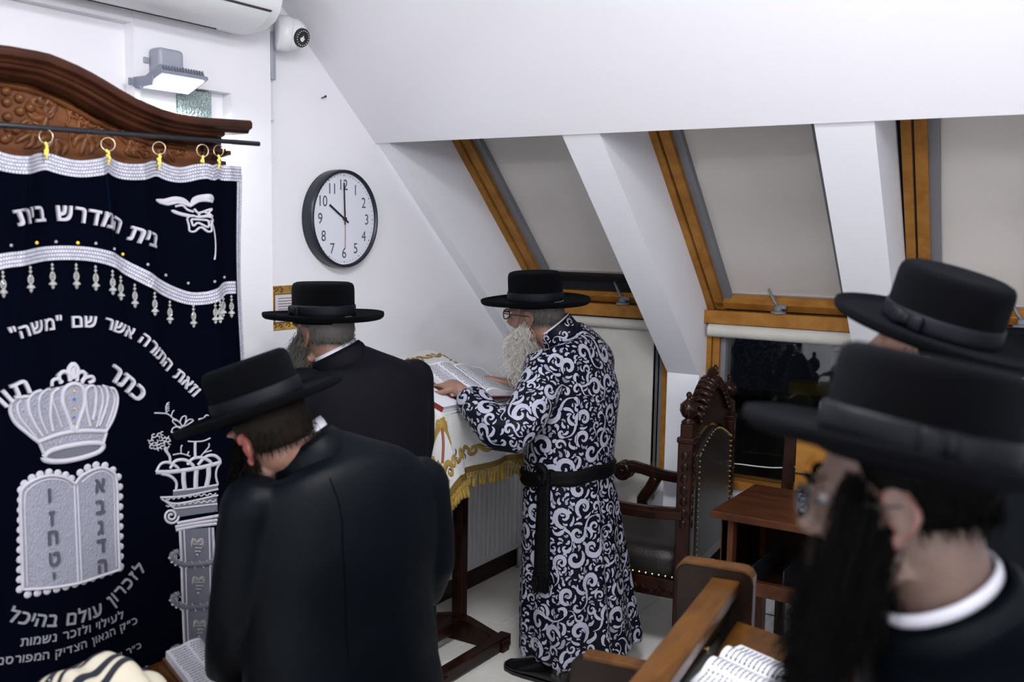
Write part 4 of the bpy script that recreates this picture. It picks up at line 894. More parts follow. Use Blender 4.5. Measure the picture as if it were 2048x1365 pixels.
# gold heading band of the fringe and its tassels
for nm, (a0, a1, b0, b1, na, nb) in dict(a=(-HA, HA, HB-.022, HB, 110, 2), b=(-HA, HA, -HB, -HB+.022, 110, 2), c=(-HA, -HA+.022, -HB, HB, 2, 90), d=(HA-.022, HA, -HB, HB, 2, 90)).items():
    mk('fringe_heading', sheet(a0, a1, b0, b1, na, nb, .002), 'gold_dark', tc_, smooth=True)
tg = G(); tg.lathe([(.0012, 0), (.0048, -.004), (.0058, -.009), (.0035, -.014), (.0032, -.016), (.0058, -.024), (.0072, -.040), (.0078, -.052), (.001, -.053)], (0, 0, 0), (0, 0, 1), 9)
tm_ = bpy.data.meshes.new('tassel'); tm_.from_pydata(tg.V, [], tg.F); tm_.materials.append(M['gold']); tm_.shade_smooth()
sg = G()
def edge_pts():
    for b_, lim in ((HB, HA), (-HB, HA)):
        n = int(2*lim/.0135)
        for i in range(n): yield (-lim+2*lim*(i+.5)/n, b_)
    for a_, lim in ((HA, HB), (-HA, HB)):
        n = int(2*lim/.0135)
        for i in range(n): yield (a_, -lim+2*lim*(i+.5)/n)
E_ = list(edge_pts()); 
for (a, b) in E_:
    p = cloth(a, b); near = (b > 0 and abs(b-HB) < 1e-6) or (abs(a+HA) < 1e-6 and b > -.12)
    q_ = p-Vector(BASE[tc_.name])-Vector((0, 0, .012))
    for k in range(3): sg.tube([p+Vector((random.uniform(-.006, .006), random.uniform(-.006, .006), 0)), p+Vector((random.uniform(-.004, .004), random.uniform(-.004, .004), -.018))], .0016, 4)
    if near:
        t = bpy.data.objects.new('tassel', tm_); COL.objects.link(t); t.parent = tc_; t.location = q_; t.rotation_euler = (random.uniform(-.2, .2), random.uniform(-.2, .2), random.uniform(0, 6)); sc = random.uniform(.85, 1.15); t.scale = (sc, sc, sc)
    else: sg.add([Vector(v)*1.0+p-Vector((0, 0, .012)) for v in tg.V], tg.F)
mk('fringe_threads', sg, 'gold', tc_, kind='stuff')
gg, gd, gm = G(), G(), G()
def scroll(g1, g2, a, b, ang, L, sgn):
    """S-scroll with curled end, in cloth parameters"""
    ca, sa = math.cos(ang), math.sin(ang); R = lambda x, y: (a+x*ca-y*sa*sgn, b+x*sa+y*ca*sgn)
    rstroke(g1, fcl, [R(*p) for p in ((-L*.5, -L*.12), (-L*.3, L*.02), (-L*.1, L*.12), (L*.1, L*.06), (L*.25, -L*.08))], taper(L*.062, .2), .003, n=14)
    rstroke(g1, fcl, [R(L*.33+x, -L*.02+y) for x, y in spiral(0, 0, L*.17, 1.25, math.pi*.85, 1, 16)], taper(L*.055, .1), .003, n=20)
    rstroke(g2, fcl, [R(L*.33+x, -L*.02+y) for x, y in spiral(0, 0, L*.24, .8, math.pi*.9, 1, 12)], taper(L*.018, .2), .002, n=12)
    rstroke(g2, fcl, [R(*p) for p in ((-L*.4, -L*.12), (-L*.2, -L*.02), (0, L*.02))], taper(L*.022), .002, n=8)
    rstroke(gm, fcl, [R(*p) for p in ((-L*.1, -L*.05), (0, -L*.16), (-L*.02, -L*.24))], taper(L*.028), .002, n=7)
i = 0
for rr_, (ea, eb) in enumerate(((.265, .175), (HA-.075, HB-.085))):
    L = (.105, .13)[rr_]
    for side in range(4):
        lim = ea if side % 2 == 0 else eb; nn = int(2*lim/(L*.86)); 
        for k in range(nn):
            t_ = -lim+2*lim*(k+.5)/nn; i += 1
            if side == 0: scroll(gg, gd, t_, eb, 0, L, 1 if k % 2 else -1)
            elif side == 1: scroll(gg, gd, ea, t_, math.pi/2, L, 1 if k % 2 else -1)
            elif side == 2: scroll(gg, gd, t_, -eb, math.pi, L, 1 if k % 2 else -1)
            else: scroll(gg, gd, -ea, t_, -math.pi/2, L, 1 if k % 2 else -1)
mk('gold_scrollwork', gg, 'gold', tc_, smooth=True, kind='stuff'); mk('gold_scrollwork', gd, 'gold_dark', tc_, smooth=True, kind='stuff'); mk('maroon_leaf', gm, 'maroon', tc_, smooth=True)
# small gold letters in an arc on the top
g = G()
for k in range(16):
    a = math.pi*(.12+.76*k/15); x, y = -.05+.14*math.cos(a), -.02-.11*math.sin(a)
    V, F = txt('אבגדהוזחטיכלמנסע'[k], .020, .0005, 2); c, s_ = math.cos(a-math.pi/2), math.sin(a-math.pi/2)
    g.add([fcl(x+v.x*1.0, y-v.y, .001) for v in V], F)
mk('gold_lettering', g, 'gold', tc_)
# palm tree on the hanging near corner
ga, gb2 = G(), G()
ca0, cb0 = -HA+.185, HB-.185
D = (-.7071, .7071)
def cpar(u, v): return (ca0+D[0]*v+D[1]*u, cb0+D[1]*v-D[0]*u)
rstroke(ga, fcl, [cpar(*p) for p in ((0, -.03), (.005, .03), (-.002, .10))], .008, .003, n=12)
for k in range(13):
    an = -math.pi/2+(k-6)*.33; L = .068+.012*math.cos(k*1.7); x, y = math.cos(an), math.sin(an)
    rstroke(gb2, fcl, [cpar(0, -.03), cpar(x*L*.5, -.03+y*L*.6), cpar(x*L*.95, -.03+y*L*.6+.030)], taper(.0048), .0025, n=8)
mk('palm_trunk', ga, 'trunk', tc_, smooth=True); mk('palm_fronds', gb2, 'gold', tc_, smooth=True)
gg2 = G(); gd2 = G()
for sg_ in (-1, 1):
    rstroke(gg2, fcl, [cpar(*p) for p in spiral(sg_*.040, .125, .038, 1.3, math.pi*(.5 if sg_ > 0 else .5), sg_, 16)], taper(.0085, .1), .0035, n=22)
    rstroke(gd2, fcl, [cpar(*p) for p in spiral(sg_*.040, .125, .046, .7, math.pi*.5, sg_, 12)], taper(.0025, .1), .002, n=14)
rstroke(gg2, fcl, [cpar(*p) for p in spiral(0, .165, .026, 1.2, 0, 1, 16)], taper(.0085, .1), .0035, n=20)
rstroke(gm, fcl, [cpar(-.055, .06), cpar(-.045, .08), cpar(-.06, .10)], taper(.004), .002)
mk('gold_scrollwork', gg2, 'gold', tc_, smooth=True, kind='stuff'); mk('gold_scrollwork', gd2, 'gold_dark', tc_, smooth=True, kind='stuff')

# ------------------------------------------------------------------ books
def book_open(rt_, c, X, Y, Z, w, h, t1, t2, cover, lines=14, curl=.012, name='page_block', bend=0):
    """c spine centre on the surface; X across the pages, Y along the spine, Z up; t1,t2 left/right thickness"""
    c, X, Y, Z = Vector(c), Vector(X).normalized(), Vector(Y).normalized(), Vector(Z).normalized()
    g = G(); g.obox(c+Z*.0025-X*(w/2+.003), X*(w/2+.004), Y*(h/2+.004), Z*.0016); g.obox(c+Z*.0025+X*(w/2+.003), X*(w/2+.004), Y*(h/2+.004), Z*.0016); g.obox(c+Z*.002, X*.012, Y*(h/2+.004), Z*.0016); mk('cover', g, cover, rt_)
    for sg, t in ((-1, t1), (1, t2)):
        def top(u): return t*(1-.35*u*u)+curl*math.sin(min(1, u*1.6)*math.pi)*.9-(t+.002)*max(0, 1-u*9)**2+bend*u*u
        g = G(); R = []; n = 14
        for k in range(n+1):
            u = k/n; x = c+X*(sg*w*u); b = x+Z*(.0045+bend*u*u*.6); tt = x+Z*(.0045+max(.0008, top(u))); R.append([b-Y*(h/2), b+Y*(h/2), tt+Y*(h/2), tt-Y*(h/2)])
        pb = mk(name, G().rings(R), 'paper', rt_)
        g = G()
        for col in ((.08, .48), (.54, .94)):
            for r in range(lines):
                yy = h*(.43-.86*r/(lines-1)); u = col[0]
                while u < col[1]-.03:
                    wd = random.uniform(.02, .06); u2 = min(col[1], u+wd)
                    P = [c+X*(sg*w*q2)+Y*yy+Z*(.0045+max(.0008, top(q2))+.0006) for q2 in (u, u2)]
                    hh = h*.010; g.add([P[0]-Y*hh, P[1]-Y*hh, P[1]+Y*hh, P[0]+Y*hh], [(0, 1, 2, 3)]); u = u2+.016
        mk('print', g, 'ink', pb, kind='stuff')
        g = G()
        for k in range(6):
            zz = .2+.12*k; g.obox(c+X*(sg*w*.5)+Z*(.0045+t*zz)-Y*(h/2+.0004), X*(w*.48), Y*.0003, Z*.0003)
SX = Vector((BX1-BX0, 0, BZ1-BZ0)).normalized()
def onboard(x, y, up=0): return Vector((x, y, bz(x)+.006))+BNn*up
B1 = onplane(932, 770, onboard(-2.3, 3.0, .02), BNn)
Xb = Vector((.30, .95, 0)); Xb = (Xb-BNn*Xb.dot(BNn)).normalized(); Yb = BNn.cross(Xb).normalized()
o = root('open_book', B1, 'large open prayer book with red cover lying on the stand cloth', 'book')
book_open(o, B1+BNn*.004, Xb, Yb, BNn, .155, .235, .030, .022, 'red_cover', 20, .010)
g = G().strip(cr([B1-Yb*.10+BNn*.03, B1-Yb*.122+BNn*.02, B1-Yb*.15+Xb*.012+BNn*.003, B1-Yb*.19+Xb*.03-BNn*.002], 10), .008, BNn); mk('ribbon_marker', g, 'red_ribbon', o)
B2_ = onplane(862, 792, onboard(-2.3, 2.9, .01), BNn)
o = root('closed_book', B2_, 'flat red-edged book under the open prayer book', 'book')
Xc = (Xb*.96+Yb*.25).normalized(); Yc = BNn.cross(Xc)
g = G().obox(B2_-BNn*.000, Xc*.05, Yc*.10, BNn*.008); mk('page_block', g, 'paper', o, bev=.002)
g = G().obox(B2_-BNn*.009, Xc*.054, Yc*.104, BNn*.0012).obox(B2_+BNn*.009, Xc*.054, Yc*.104, BNn*.0012) ; mk('cover', g, 'paper', o)
g = G().obox(B2_-Xc*.053, Xc*.0025, Yc*.104, BNn*.010); mk('spine', g, 'red_cover', o)

# ================================================================== THRONE CHAIR
CN_ = Vector((-1.473, 3.549, 0)); CL = Vector((-.089, .987, 0)).normalized(); CF = Vector((-.987, -.089, 0)).normalized(); CWd = .57; CD = .48
ch = root('throne_chair', CN_+CL*CWd/2+CF*CD/2, 'carved dark mahogany armchair with studded brown leather seat beside the window pier', 'chair')
def c3(l, f, z): return CN_+CL*l+CF*f+ZU*z
for l in (0, CWd):
    g = G(); g.obox(c3(l, 0, .46), CL*.03, CF*.03, ZU*.46); g.obox(c3(l, 0, .93), CL*.034, CF*.034, ZU*.012); g.obox(c3(l, 0, .965), CL*.024, CF*.024, ZU*.03); p = mk('back_post', g, 'throne', ch, bev=.006)
    g = G().lathe([(.012, 0), (.028, .006), (.024, .014), (.012, .022), (.020, .030), (.031, .050), (.033, .066), (.026, .084), (.012, .096), (.008, .104), (.012, .112), (.010, .122), (.001, .128)], c3(l, 0, .99), (0, 0, 1), 16); mk('finial', g, 'throne', p, smooth=True)
    g = G()
    for k in range(8):
        a = k*math.pi/4; d = CL*math.cos(a)+CF*math.sin(a); g.tube([c3(l, 0, 1.022)+d*.020, c3(l, 0, 1.042)+d*.031, c3(l, 0, 1.068)+d*.029], .0045, 5)
    for k in range(7): g.ell(c3(l, 0, .60+k*.045)-CL*.031, .003, .014, .018, X=CL, Y=CF, seg=8, rg=6); g.ell(c3(l, 0, .60+k*.045)-CF*.031, .014, .003, .018, X=CL, Y=CF, seg=8, rg=6)
    mk('carved_ornament', g, 'throne', p, smooth=True, kind='stuff')
# back: frame, upholstery, cresting
n = 20
def crest(u): return .955+.165*math.sin(math.pi*u)**1.6
top = [c3(CWd*k/n, -.012, crest(k/n)-.0) for k in range(n+1)]; bot = [c3(CWd*k/n, -.012, .865+.085*math.sin(math.pi*k/n)**1.4) for k in range(n+1)]
g = G().rings([[a, b, b+CF*.03, a+CF*.03] for a, b in zip(top, bot)]); mk('crest_rail', g, 'throne', ch, bev=.003)
for k in range(3, 18):
    u = k/n; a = c3(CWd*u, .0, crest(u)+.008); g = G(); g.tube([a-CF*.028-ZU*.012, a-CF*.02+ZU*.006, a+ZU*.012, a+CF*.024+ZU*.004, a+CF*.034-ZU*.014], [.012, .0145, .0150, .0145, .010], 8); g.tube([a-CF*.02-ZU*.03, a-CF*.03-ZU*.012], .010, 6); mk('carved_shell', g, 'throne', ch, smooth=True)
g = G().ell(c3(CWd/2, 0, crest(.5)+.02), .035, .02, .03, X=CL, Y=CF, seg=14, rg=9); g.tube(cr([c3(CWd/2-.05, 0, crest(.5)+.012), c3(CWd/2, .0, crest(.5)+.05), c3(CWd/2+.05, 0, crest(.5)+.012)], 9), .012, 7); mk('carved_cresting', g, 'throne', ch, smooth=True)
g = G().lathe([(.007, 0), (.016, .008), (.008, .02), (.013, .03), (.002, .045)], c3(CWd/2+.06, 0, crest(.5)+.02), (0, 0, 1), 10); mk('carved_cresting', g, 'throne', ch, smooth=True)
outl = [(.045, .42), (.045, .865)]+[(CWd*k/n, .865+.080*math.sin(math.pi*k/n)**1.4-.01) for k in range(2, 19)]+[(CWd-.045, .865), (CWd-.045, .42)]
g = G().prism([c3(l, -.032, z) for l, z in outl], CF*.06); mk('back_upholstery', g, 'leather', ch, bev=.012)
g = G(); P = [Vector((l, z, 0)) for l, z in outl]; ds = 0
for a, b in zip(P, P[1:]):
    m_ = max(1, int((b-a).length/.022))
    for k in range(m_):
        p = a+(b-a)*k/m_; q2 = Vector((p.x*.94+CWd/2*.06, p.y-.006)); g.ell(c3(q2.x, -.034, q2.y), .0042, .0042, .0042, seg=6, rg=4)
mk('brass_studs', g, 'brass', ch, kind='stuff')
g = G().obox(c3(CWd/2, 0, .40), CL*(CWd/2), CF*.018, ZU*.03); mk('lower_back_rail', g, 'throne', ch, bev=.004)
# seat
hw = CWd/2
secs = [(c3(hw, .25, .36), CL*(hw-.005), CF*.235), (c3(hw, .25, .41), CL*(hw+.005), CF*.245), (c3(hw, .25, .455), CL*(hw-.005), CF*.24), (c3(hw, .25, .485), CL*(hw-.05), CF*.20), (c3(hw, .25, .492), CL*.08, CF*.06)]
mk('seat', G().loft(secs, 40, 5, n=6), 'leather', ch, smooth=True)
g = G(); 
for (a, b) in ((c3(-.004, .0, .375), c3(-.004, CD+.01, .375)), (c3(-.004, CD+.012, .375), c3(CWd, CD+.012, .375))):
    m_ = int((b-a).length/.026)
    for k in range(m_): g.ell(a+(b-a)*((k+.5)/m_)+(-CL if abs((b-a).normalized().dot(CF)) > .7 else CF)*.006, .0052, .0052, .0052, seg=8, rg=5)
mk('brass_studs', g, 'brass', ch, kind='stuff')
g = G()
for l in (.005, CWd-.005): g.bar(c3(l, 0, .325), c3(l, CD, .325), .035, .075)
g.bar(c3(0, CD, .325), c3(CWd, CD, .325), .035, .075); mk('seat_rail', g, 'throne', ch, bev=.004)
g = G()
for k in range(14): a = c3(-.014, .03+k*.033, .315+.008*math.sin(k*1.7)); g.tube([a-CF*.012-ZU*.01, a+ZU*.01, a+CF*.012-ZU*.008], .005, 5)
mk('carved_ornament', g, 'throne', ch, smooth=True)
for l in (.02, CWd-.02):
    mk('front_leg', G().lathe([(.020, 0), (.030, .01), (.032, .03), (.020, .06), (.016, .10), (.024, .20), (.034, .26), (.036, .295)], c3(l, CD-.02, 0), (0, 0, 1), 14), 'throne', ch, smooth=True)
for l, sg in ((.0, -1), (CWd, 1)):
    ll = l+sg*.012
    P = cr([c3(ll, 0, .640), c3(ll, .15, .628), c3(ll, .30, .632), c3(ll, CD-.05, .655), c3(ll, CD-.01, .650)], 16); g = G()
    g.rings([[p-CL*.028-ZU*.022, p+CL*.028-ZU*.022, p+CL*.030+ZU*.010, p+CL*.014+ZU*.022, p-CL*.014+ZU*.022, p-CL*.030+ZU*.010] for p in P])
    ar = mk('armrest', g, 'throne', ch, bev=.004)
    e = c3(ll, CD-.0, .628); mk('arm_scroll', G().lathe([(.020, -.036), (.042, -.034), (.044, -.028), (.038, -.024), (.040, .024), (.044, .028), (.042, .034), (.020, .036)], e, CL, 24).lathe([(.012, -.042), (.016, -.036)], e, CL, 14), 'throne', ar, smooth=True)
    mk('arm_support', G().tube(cr([c3(ll, CD-.16, .62), c3(ll, CD-.13, .56), c3(ll, CD-.09, .49), c3(ll, CD-.12, .42), c3(ll, CD-.06, .33)], 12), [.028]*12, 8), 'throne', ch, smooth=True)

# ================================================================== SIDE DESK and chair behind it
dk = root('side_desk', (-.98, 3.5, 0), 'small reddish brown wooden desk with an open shelf behind the bearded man', 'desk')
dx0, dx1, dy0, dy1, dz = -1.262, -.70, 3.27, 3.73, .75
mk('desktop', G().box((dx0, dy0, dz-.028), (dx1, dy1, dz)), 'oak', dk, bev=.005)
for x in (dx0+.03, dx1-.07):
    for y in (dy0+.03, dy1-.07): mk('leg', G().box((x, y, 0), (x+.045, y+.045, dz-.028)), 'oak', dk, bev=.003)
mk('side_panel', G().box((dx0+.035, dy0+.03, .46), (dx0+.055, dy1-.03, dz-.03)), 'pew_dark', dk)
mk('shelf', G().box((dx0+.04, dy0+.05, .47), (dx1-.04, dy1-.05, .485)), 'pew_dark', dk); mk('shelf_rail', G().box((dx0+.07, dy0+.02, .465), (dx1-.05, dy0+.05, .515)), 'oak', dk, bev=.003)
mk('back_panel', G().box((dx0+.07, dy1-.05, .46), (dx1-.05, dy1-.035, dz-.03)), 'pew_dark', dk)
for k in range(4): mk('shelf_divider', G().box((dx0+.14+k*.11, dy0+.06, .486), (dx0+.144+k*.11, dy1-.06, .56)), 'black_metal', dk)
c2 = root('wooden_chair', (-.95, 3.95, 0), 'wooden chair with amber back panel tucked behind the side desk', 'chair')
P0_ = onplane(1573, 930, (0, 3.86, 0), (0, 1, 0)); x0 = P0_.x
for x in (x0, x0+.40): mk('back_leg', G().bar((x, 3.86, 0), (x, 3.86, .46), .035, .035).bar((x, 3.86, .44), (x-.0, 3.90, .98), .035, .04), 'throne', c2, bev=.004)
mk('back_panel', G().box((x0+.03, 3.875, .60), (x0+.375, 3.892, .97)), 'pine', c2, bev=.003); mk('back_slat', G().box((x0+.03, 3.868, .78), (x0+.375, 3.876, .785)), 'dark', c2)
mk('seat', G().box((x0-.01, 3.86, .43), (x0+.41, 4.22, .46)), 'oak', c2, bev=.006)
for x in (x0, x0+.40): mk('front_leg', G().box((x-.017, 4.18, 0), (x+.017, 4.21, .44)), 'throne', c2)
pc = [W(1463, 928, 4.75), W(1500, 931, 4.75), W(1540, 938, 4.75), W(1562, 937, 4.75), W(1700, 945, 4.8)]
o = mk('cable', G().tube(cr([(p.x, 4.24, p.z) for p in [onplane(x, y, (0, 4.24, 0), (0, 1, 0)) for x, y in ((1440, 926), (1480, 929), (1520, 934), (1562, 936), (1640, 930))]], 24), .0028, 6), 'white_plastic', smooth=True); tag(o, 'thin white cable along the wall behind the side desk', 'cable')

# ================================================================== PEWS
PD = Vector((.135, -.99, 0)).normalized(); PR = Vector((.99, .135, 0)).normalized()      # towards the camera / to the right
PO = Vector((-.82, 2.20, 0))
def p3(a, b, z): return PO+PD*a+PR*b+ZU*z
pw = root('pew', p3(.9, .1, 0), 'long brown wooden pew with rounded end panel, book rest holding an open book', 'pew')
def rpanel(g, b0, b1, z0, z1, a0, a1, r):
    P = [(b0, z0)]+[(b0+r-r*math.cos(t), z1-r+r*math.sin(t)) for t in [k*math.pi/2/6 for k in range(7)]]+[(b1-r+r*math.sin(t), z1-r+r*math.cos(t)) for t in [k*math.pi/2/6 for k in range(7)]]+[(b1, z0)]
    return g.prism([p3(a0, b, z) for b, z in P], PD*(a1-a0))
mk('end_panel', rpanel(G(), -.105, .080, 0, .932, -.035, 0, .028), 'pew_dark', pw, bev=.004)
cp = [p3(0, -.105+.028-.028*math.cos(t), .935-.028+.028*math.sin(t)) for t in [k*math.pi/2/6 for k in range(7)]]+[p3(0, .080-.028+.028*math.sin(t), .935-.028+.028*math.cos(t)) for t in [k*math.pi/2/6 for k in range(7)]]
mk('end_cap', G().rings([[p-PD*.0375+ZU*.003, p-PD*.0375-ZU*.004, p+PD*.003-ZU*.004, p+PD*.003+ZU*.003] for p in cp]), 'oak2', pw, bev=.0015)
mk('end_panel', rpanel(G(), -.105, .080, 0, .935, 1.9, 1.935, .028), 'oak2', pw, bev=.005)
mk('top_rail', G().obox(p3(.95, .016, .892), PD*.95, PR*.034, ZU*.016), 'oak2', pw, bev=.005)
mk('back_board', G().obox(p3(.95, .020, .56), PD*.95, PR*.009, ZU*.318), 'pew_dark', pw)
g = G(); a, b_ = p3(.95, .045, .80), p3(.95, .27, .765); g.obox((a+b_)/2, PD*.95, (b_-a)/2, ZU*.010); mk('book_rest', g, 'oak2', pw, bev=.003)
mk('rest_lip', G().obox(p3(.95, .278, .775), PD*.95, PR*.008, ZU*.018), 'oak2', pw, bev=.003)
for k in range(3): mk('screw_cap', G().lathe([(.008, 0), (.007, .003)], p3(.22+k*.5, .030, .82), PR, 10), 'brass', pw)
# seat of the pew on its left side with a lower arm end
P1 = onplane(1150, 1302, (0, 0, .70), (0, 0, 1)); 
sp_ = root('bench', p3(.9, -.3, 0), 'dark wooden bench seat with low arm panel left of the pew rail', 'bench')
a_ = (P1-PO).dot(PD); b_ = (P1-PO).dot(PR)
def rp2(a0, a1): 
    r = .03; z1 = .70; b0 = b_-.0; b1 = -.03
    P = [(b0, 0)]+[(b0+r-r*math.cos(t), z1-r+r*math.sin(t)) for t in [k*math.pi/2/6 for k in range(7)]]+[(b1, z1)]+[(b1, 0)]
    return G().prism([p3(a0, b, z) for b, z in P], PD*(a1-a0))
mk('arm_panel', rp2(a_, a_+.034), 'pew_dark', sp_, bev=.004)
mk('arm_cap', G().obox(p3(a_+.017, (b_-.03)/2+.015, .705), PD*.022, PR*((-.03-b_)/2-.018), ZU*.007), 'oak2', sp_, bev=.004)
mk('seat_board', G().obox(p3(a_+.70, (b_-.03)/2, .43), PD*.66, PR*((-.03-b_)/2-.01), ZU*.015), 'oak2', sp_, bev=.004)
mk('seat_leg', G().obox(p3(a_+1.3, (b_-.03)/2, .20), PD*.015, PR*((-.03-b_)/2-.02), ZU*.20), 'pew_dark', sp_)
# open book on the rest
RN = (PR.cross(PD)); rp = (b_*0)
rx = (p3(0, .27, .765)-p3(0, .045, .80)).normalized(); rn = rx.cross(PD).normalized(); rn = rn if rn.z > 0 else -rn
bc = onplane(1520, 1352, p3(0, .15, .80)+rn*.03, rn)
o = root('prayer_book', bc, 'thick open prayer book on the pew book rest before the near bearded man', 'book')
t_ = (p3(0, .15, .79)-bc).dot(rn); bc = bc+rn*(t_-.0)
book_open(o, bc+rn*.003, PD*.98-rx*.2, rx*.98+PD*.2, rn, .125, .19, .030, .030, 'brown_cover', 17, .016)

# ================================================================== FOREGROUND LEFT: low table, shawl, book
tb = root('low_table', (-1.92, 1.25, 0), 'low brown wooden table before the ark, carrying the striped shawl', 'table')
TZ = .575
mk('tabletop', G().box((-2.14, .80, TZ-.03), (-1.74, 1.66, TZ)), 'oak2', tb, bev=.006)
for x in (-2.11, -1.78):
    for y in (.84, 1.62): mk('leg', G().box((x-.02, y-.02, 0), (x+.02, y+.02, TZ-.03)), 'oak2', tb)
TZ2 = TZ
o = root('thick_book', (-1.90, 1.56, TZ), 'thick brown-bound open book in front of the bowing man with the tilted hat', 'book')
bc = Vector((-1.875, 1.60, TZ)); bX = Vector((-.30, -.95, 0)).normalized(); bY = Vector((-.95, .30, 0)).normalized()
g = G().obox(bc+ZU*.022, bX*.105, bY*.135, ZU*.022); mk('book_rest_block', g, 'brown_cover', o, bev=.003)
tilt = (ZU+bY*-.16).normalized(); bY2 = tilt.cross(bX).normalized(); bY2 = bY2 if bY2.dot(bY) > 0 else -bY2
book_open(o, bc+ZU*.055, bX, bY2, tilt, .10, .20, .035, .030, 'brown_cover', 18, .006)
# prayer shawl: folded wool bundle with black stripes
sh = root('prayer_shawl', (-1.80, 1.20, TZ), 'folded cream wool prayer shawl with black stripes at the bottom left corner', 'shawl')
SCc = W(195, 1398, 2.02); g = G()
for (dx, dy, dz, rx, ry, rz) in ((0, 0, -.02, .14, .115, .105), (.09, .0, -.06, .09, .10, .07), (-.10, 0, -.06, .10, .10, .08), (.0, .0, -.13, .17, .14, .08), (.13, -.02, -.09, .06, .08, .05), (.0, -.05, -.03, .10, .09, .08)):
    g.ell(SCc+RT*dx+HD*dy+ZU*dz, rx, ry, rz, X=RT, Y=HD, seg=22, rg=14)
zmin = TZ+.002
bl = blob(g, .006, 6)
for i, v in enumerate(bl.V):
    v = Vector(v); n_ = Vector(bl.N[i]); q_ = v-SCc; f = .010*math.sin(q_.dot(RT)*38+q_.dot(HD)*26+4*noise.noise(q_*9))+.006*noise.noise(q_*22); v = v+n_*f; v.z = max(v.z, zmin); bl.V[i] = tuple(v)
mk('wool_folds', bl, 'wool', sh, smooth=True)
bvh = BVHTree.FromPolygons(bl.V, bl.F)
for k, (u0, wd) in enumerate(((-.125, .034), (-.085, .014), (-.055, .018), (-.025, .012), (.025, .020), (.06, .016))):
    P, Nn = [], []
    for j in range(26):
        t = -.10+.2*j/25; p = SCc+RT*(u0+.30*t+.01*math.sin(t*20))+HD*(t)+ZU*.3; h = bvh.ray_cast(p, Vector((0, 0, -1)))
        if h[0] is not None and (not P or (h[0]-P[-1]).length < .06): P.append(h[0]+h[1]*.0012); Nn.append(h[1])
    if len(P) > 3: mk('black_stripe', G().strip(P, wd/2, Nn), 'wool_black', sh, smooth=True)
# ================================================================== PEOPLE
def perp(F): return Vector((F.y, -F.x, 0)).normalized()      # right-hand side of someone facing F
def capsule(g, pts, rad, seg=12, flat=1.0, up=(0, 0, 1), n=None):
    P = cr(pts, n or 3*len(pts)); m = len(P); k = len(pts)-1; R = []
    for i in range(m):
        u = i/(m-1)*k; j = min(int(u), k-1); t = u-j; R.append(rad[j]+(rad[j+1]-rad[j])*t)
    d0, d1 = (P[0]-P[1]).normalized(), (P[-1]-P[-2]).normalized()
    P = [P[0]+d0*R[0]*.8, P[0]+d0*R[0]*.45]+P+[P[-1]+d1*R[-1]*.45, P[-1]+d1*R[-1]*.8]; R = [R[0]*.45, R[0]*.85]+R+[R[-1]*.85, R[-1]*.45]
    return g.tube(P, R, seg, up=up, flat=flat)
def head_shape(g, H, X, Y, Z, k=1.0):
    """H centre, X right, Y forward (face), Z up"""
    def p(x, y, z): return H+(X*x+Y*y+Z*z)*k
    e = lambda c, rx, ry, rz: g.ell(p(*c), rx*k, ry*k, rz*k, X, Y, Z, 24, 16)
    e((0, -.012, .035), .077, .096, .088); e((0, .018, -.005), .067, .082, .088); e((0, .035, -.055), .054, .060, .062)
    e((0, .062, -.098), .026, .024, .020); e((0, .040, -.082), .047, .045, .030)
    for s in (-1, 1):
        e((s*.038, .066, -.030), .024, .020, .024); e((s*.033, .087, .024), .024, .010, .009)
        g.tube([p(s*.050, .0, -.075), p(s*.040, .04, -.098), p(s*.015, .075, -.106)], [.016*k, .016*k, .014*k], 8)
    e((0, .086, .020), .018, .014, .016)
    g.tube([p(0, .092, .014), p(0, .103, -.008), p(0, .118, -.033), p(0, .106, -.045)], [.010*k, .0105*k, .0135*k, .010*k], 10)
    for s in (-1, 1): e((s*.012, .102, -.040), .009, .011, .008)
    e((0, .093, -.066), .024, .010, .0062); e((0, .091, -.078), .021, .010, .0072)
def ear(g, H, X, Y, Z, s, k=1.0):
    def p(x, y, z): return H+(X*x+Y*y+Z*z)*k
    c = (s*.078, -.012, -.012); tilt = .12
    P = [p(c[0]+s*(.004+.010*math.sin(max(0, a)*.5)), c[1]-.019*math.cos(a)*1.0+.0-tilt*.0, c[2]+.031*math.sin(a)+.002) for a in [(-.45+k2/11*1.25)*math.pi for k2 in range(12)]]
    P = [p(s*(.076+.012*math.sin(t)), -.004-.024*math.sin(t*.95), -.040+.062*t/math.pi+.0) for t in [q_*math.pi/10 for q_ in range(11)]]
    P += [p(s*.080, .006, .016), p(s*.078, .008, .002)]
    g.tube(cr(P, 22), [.0052*k]*22, 8)
    g.ell(p(s*.078, -.010, -.008), .006*k, .018*k, .027*k, X, Y, Z, 12, 10)
    g.ell(p(s*.077, .004, -.008), .005*k, .005*k, .008*k, X, Y, Z, 8, 6); g.ell(p(s*.077, -.001, -.040), .006*k, .009*k, .010*k, X, Y, Z, 8, 6)
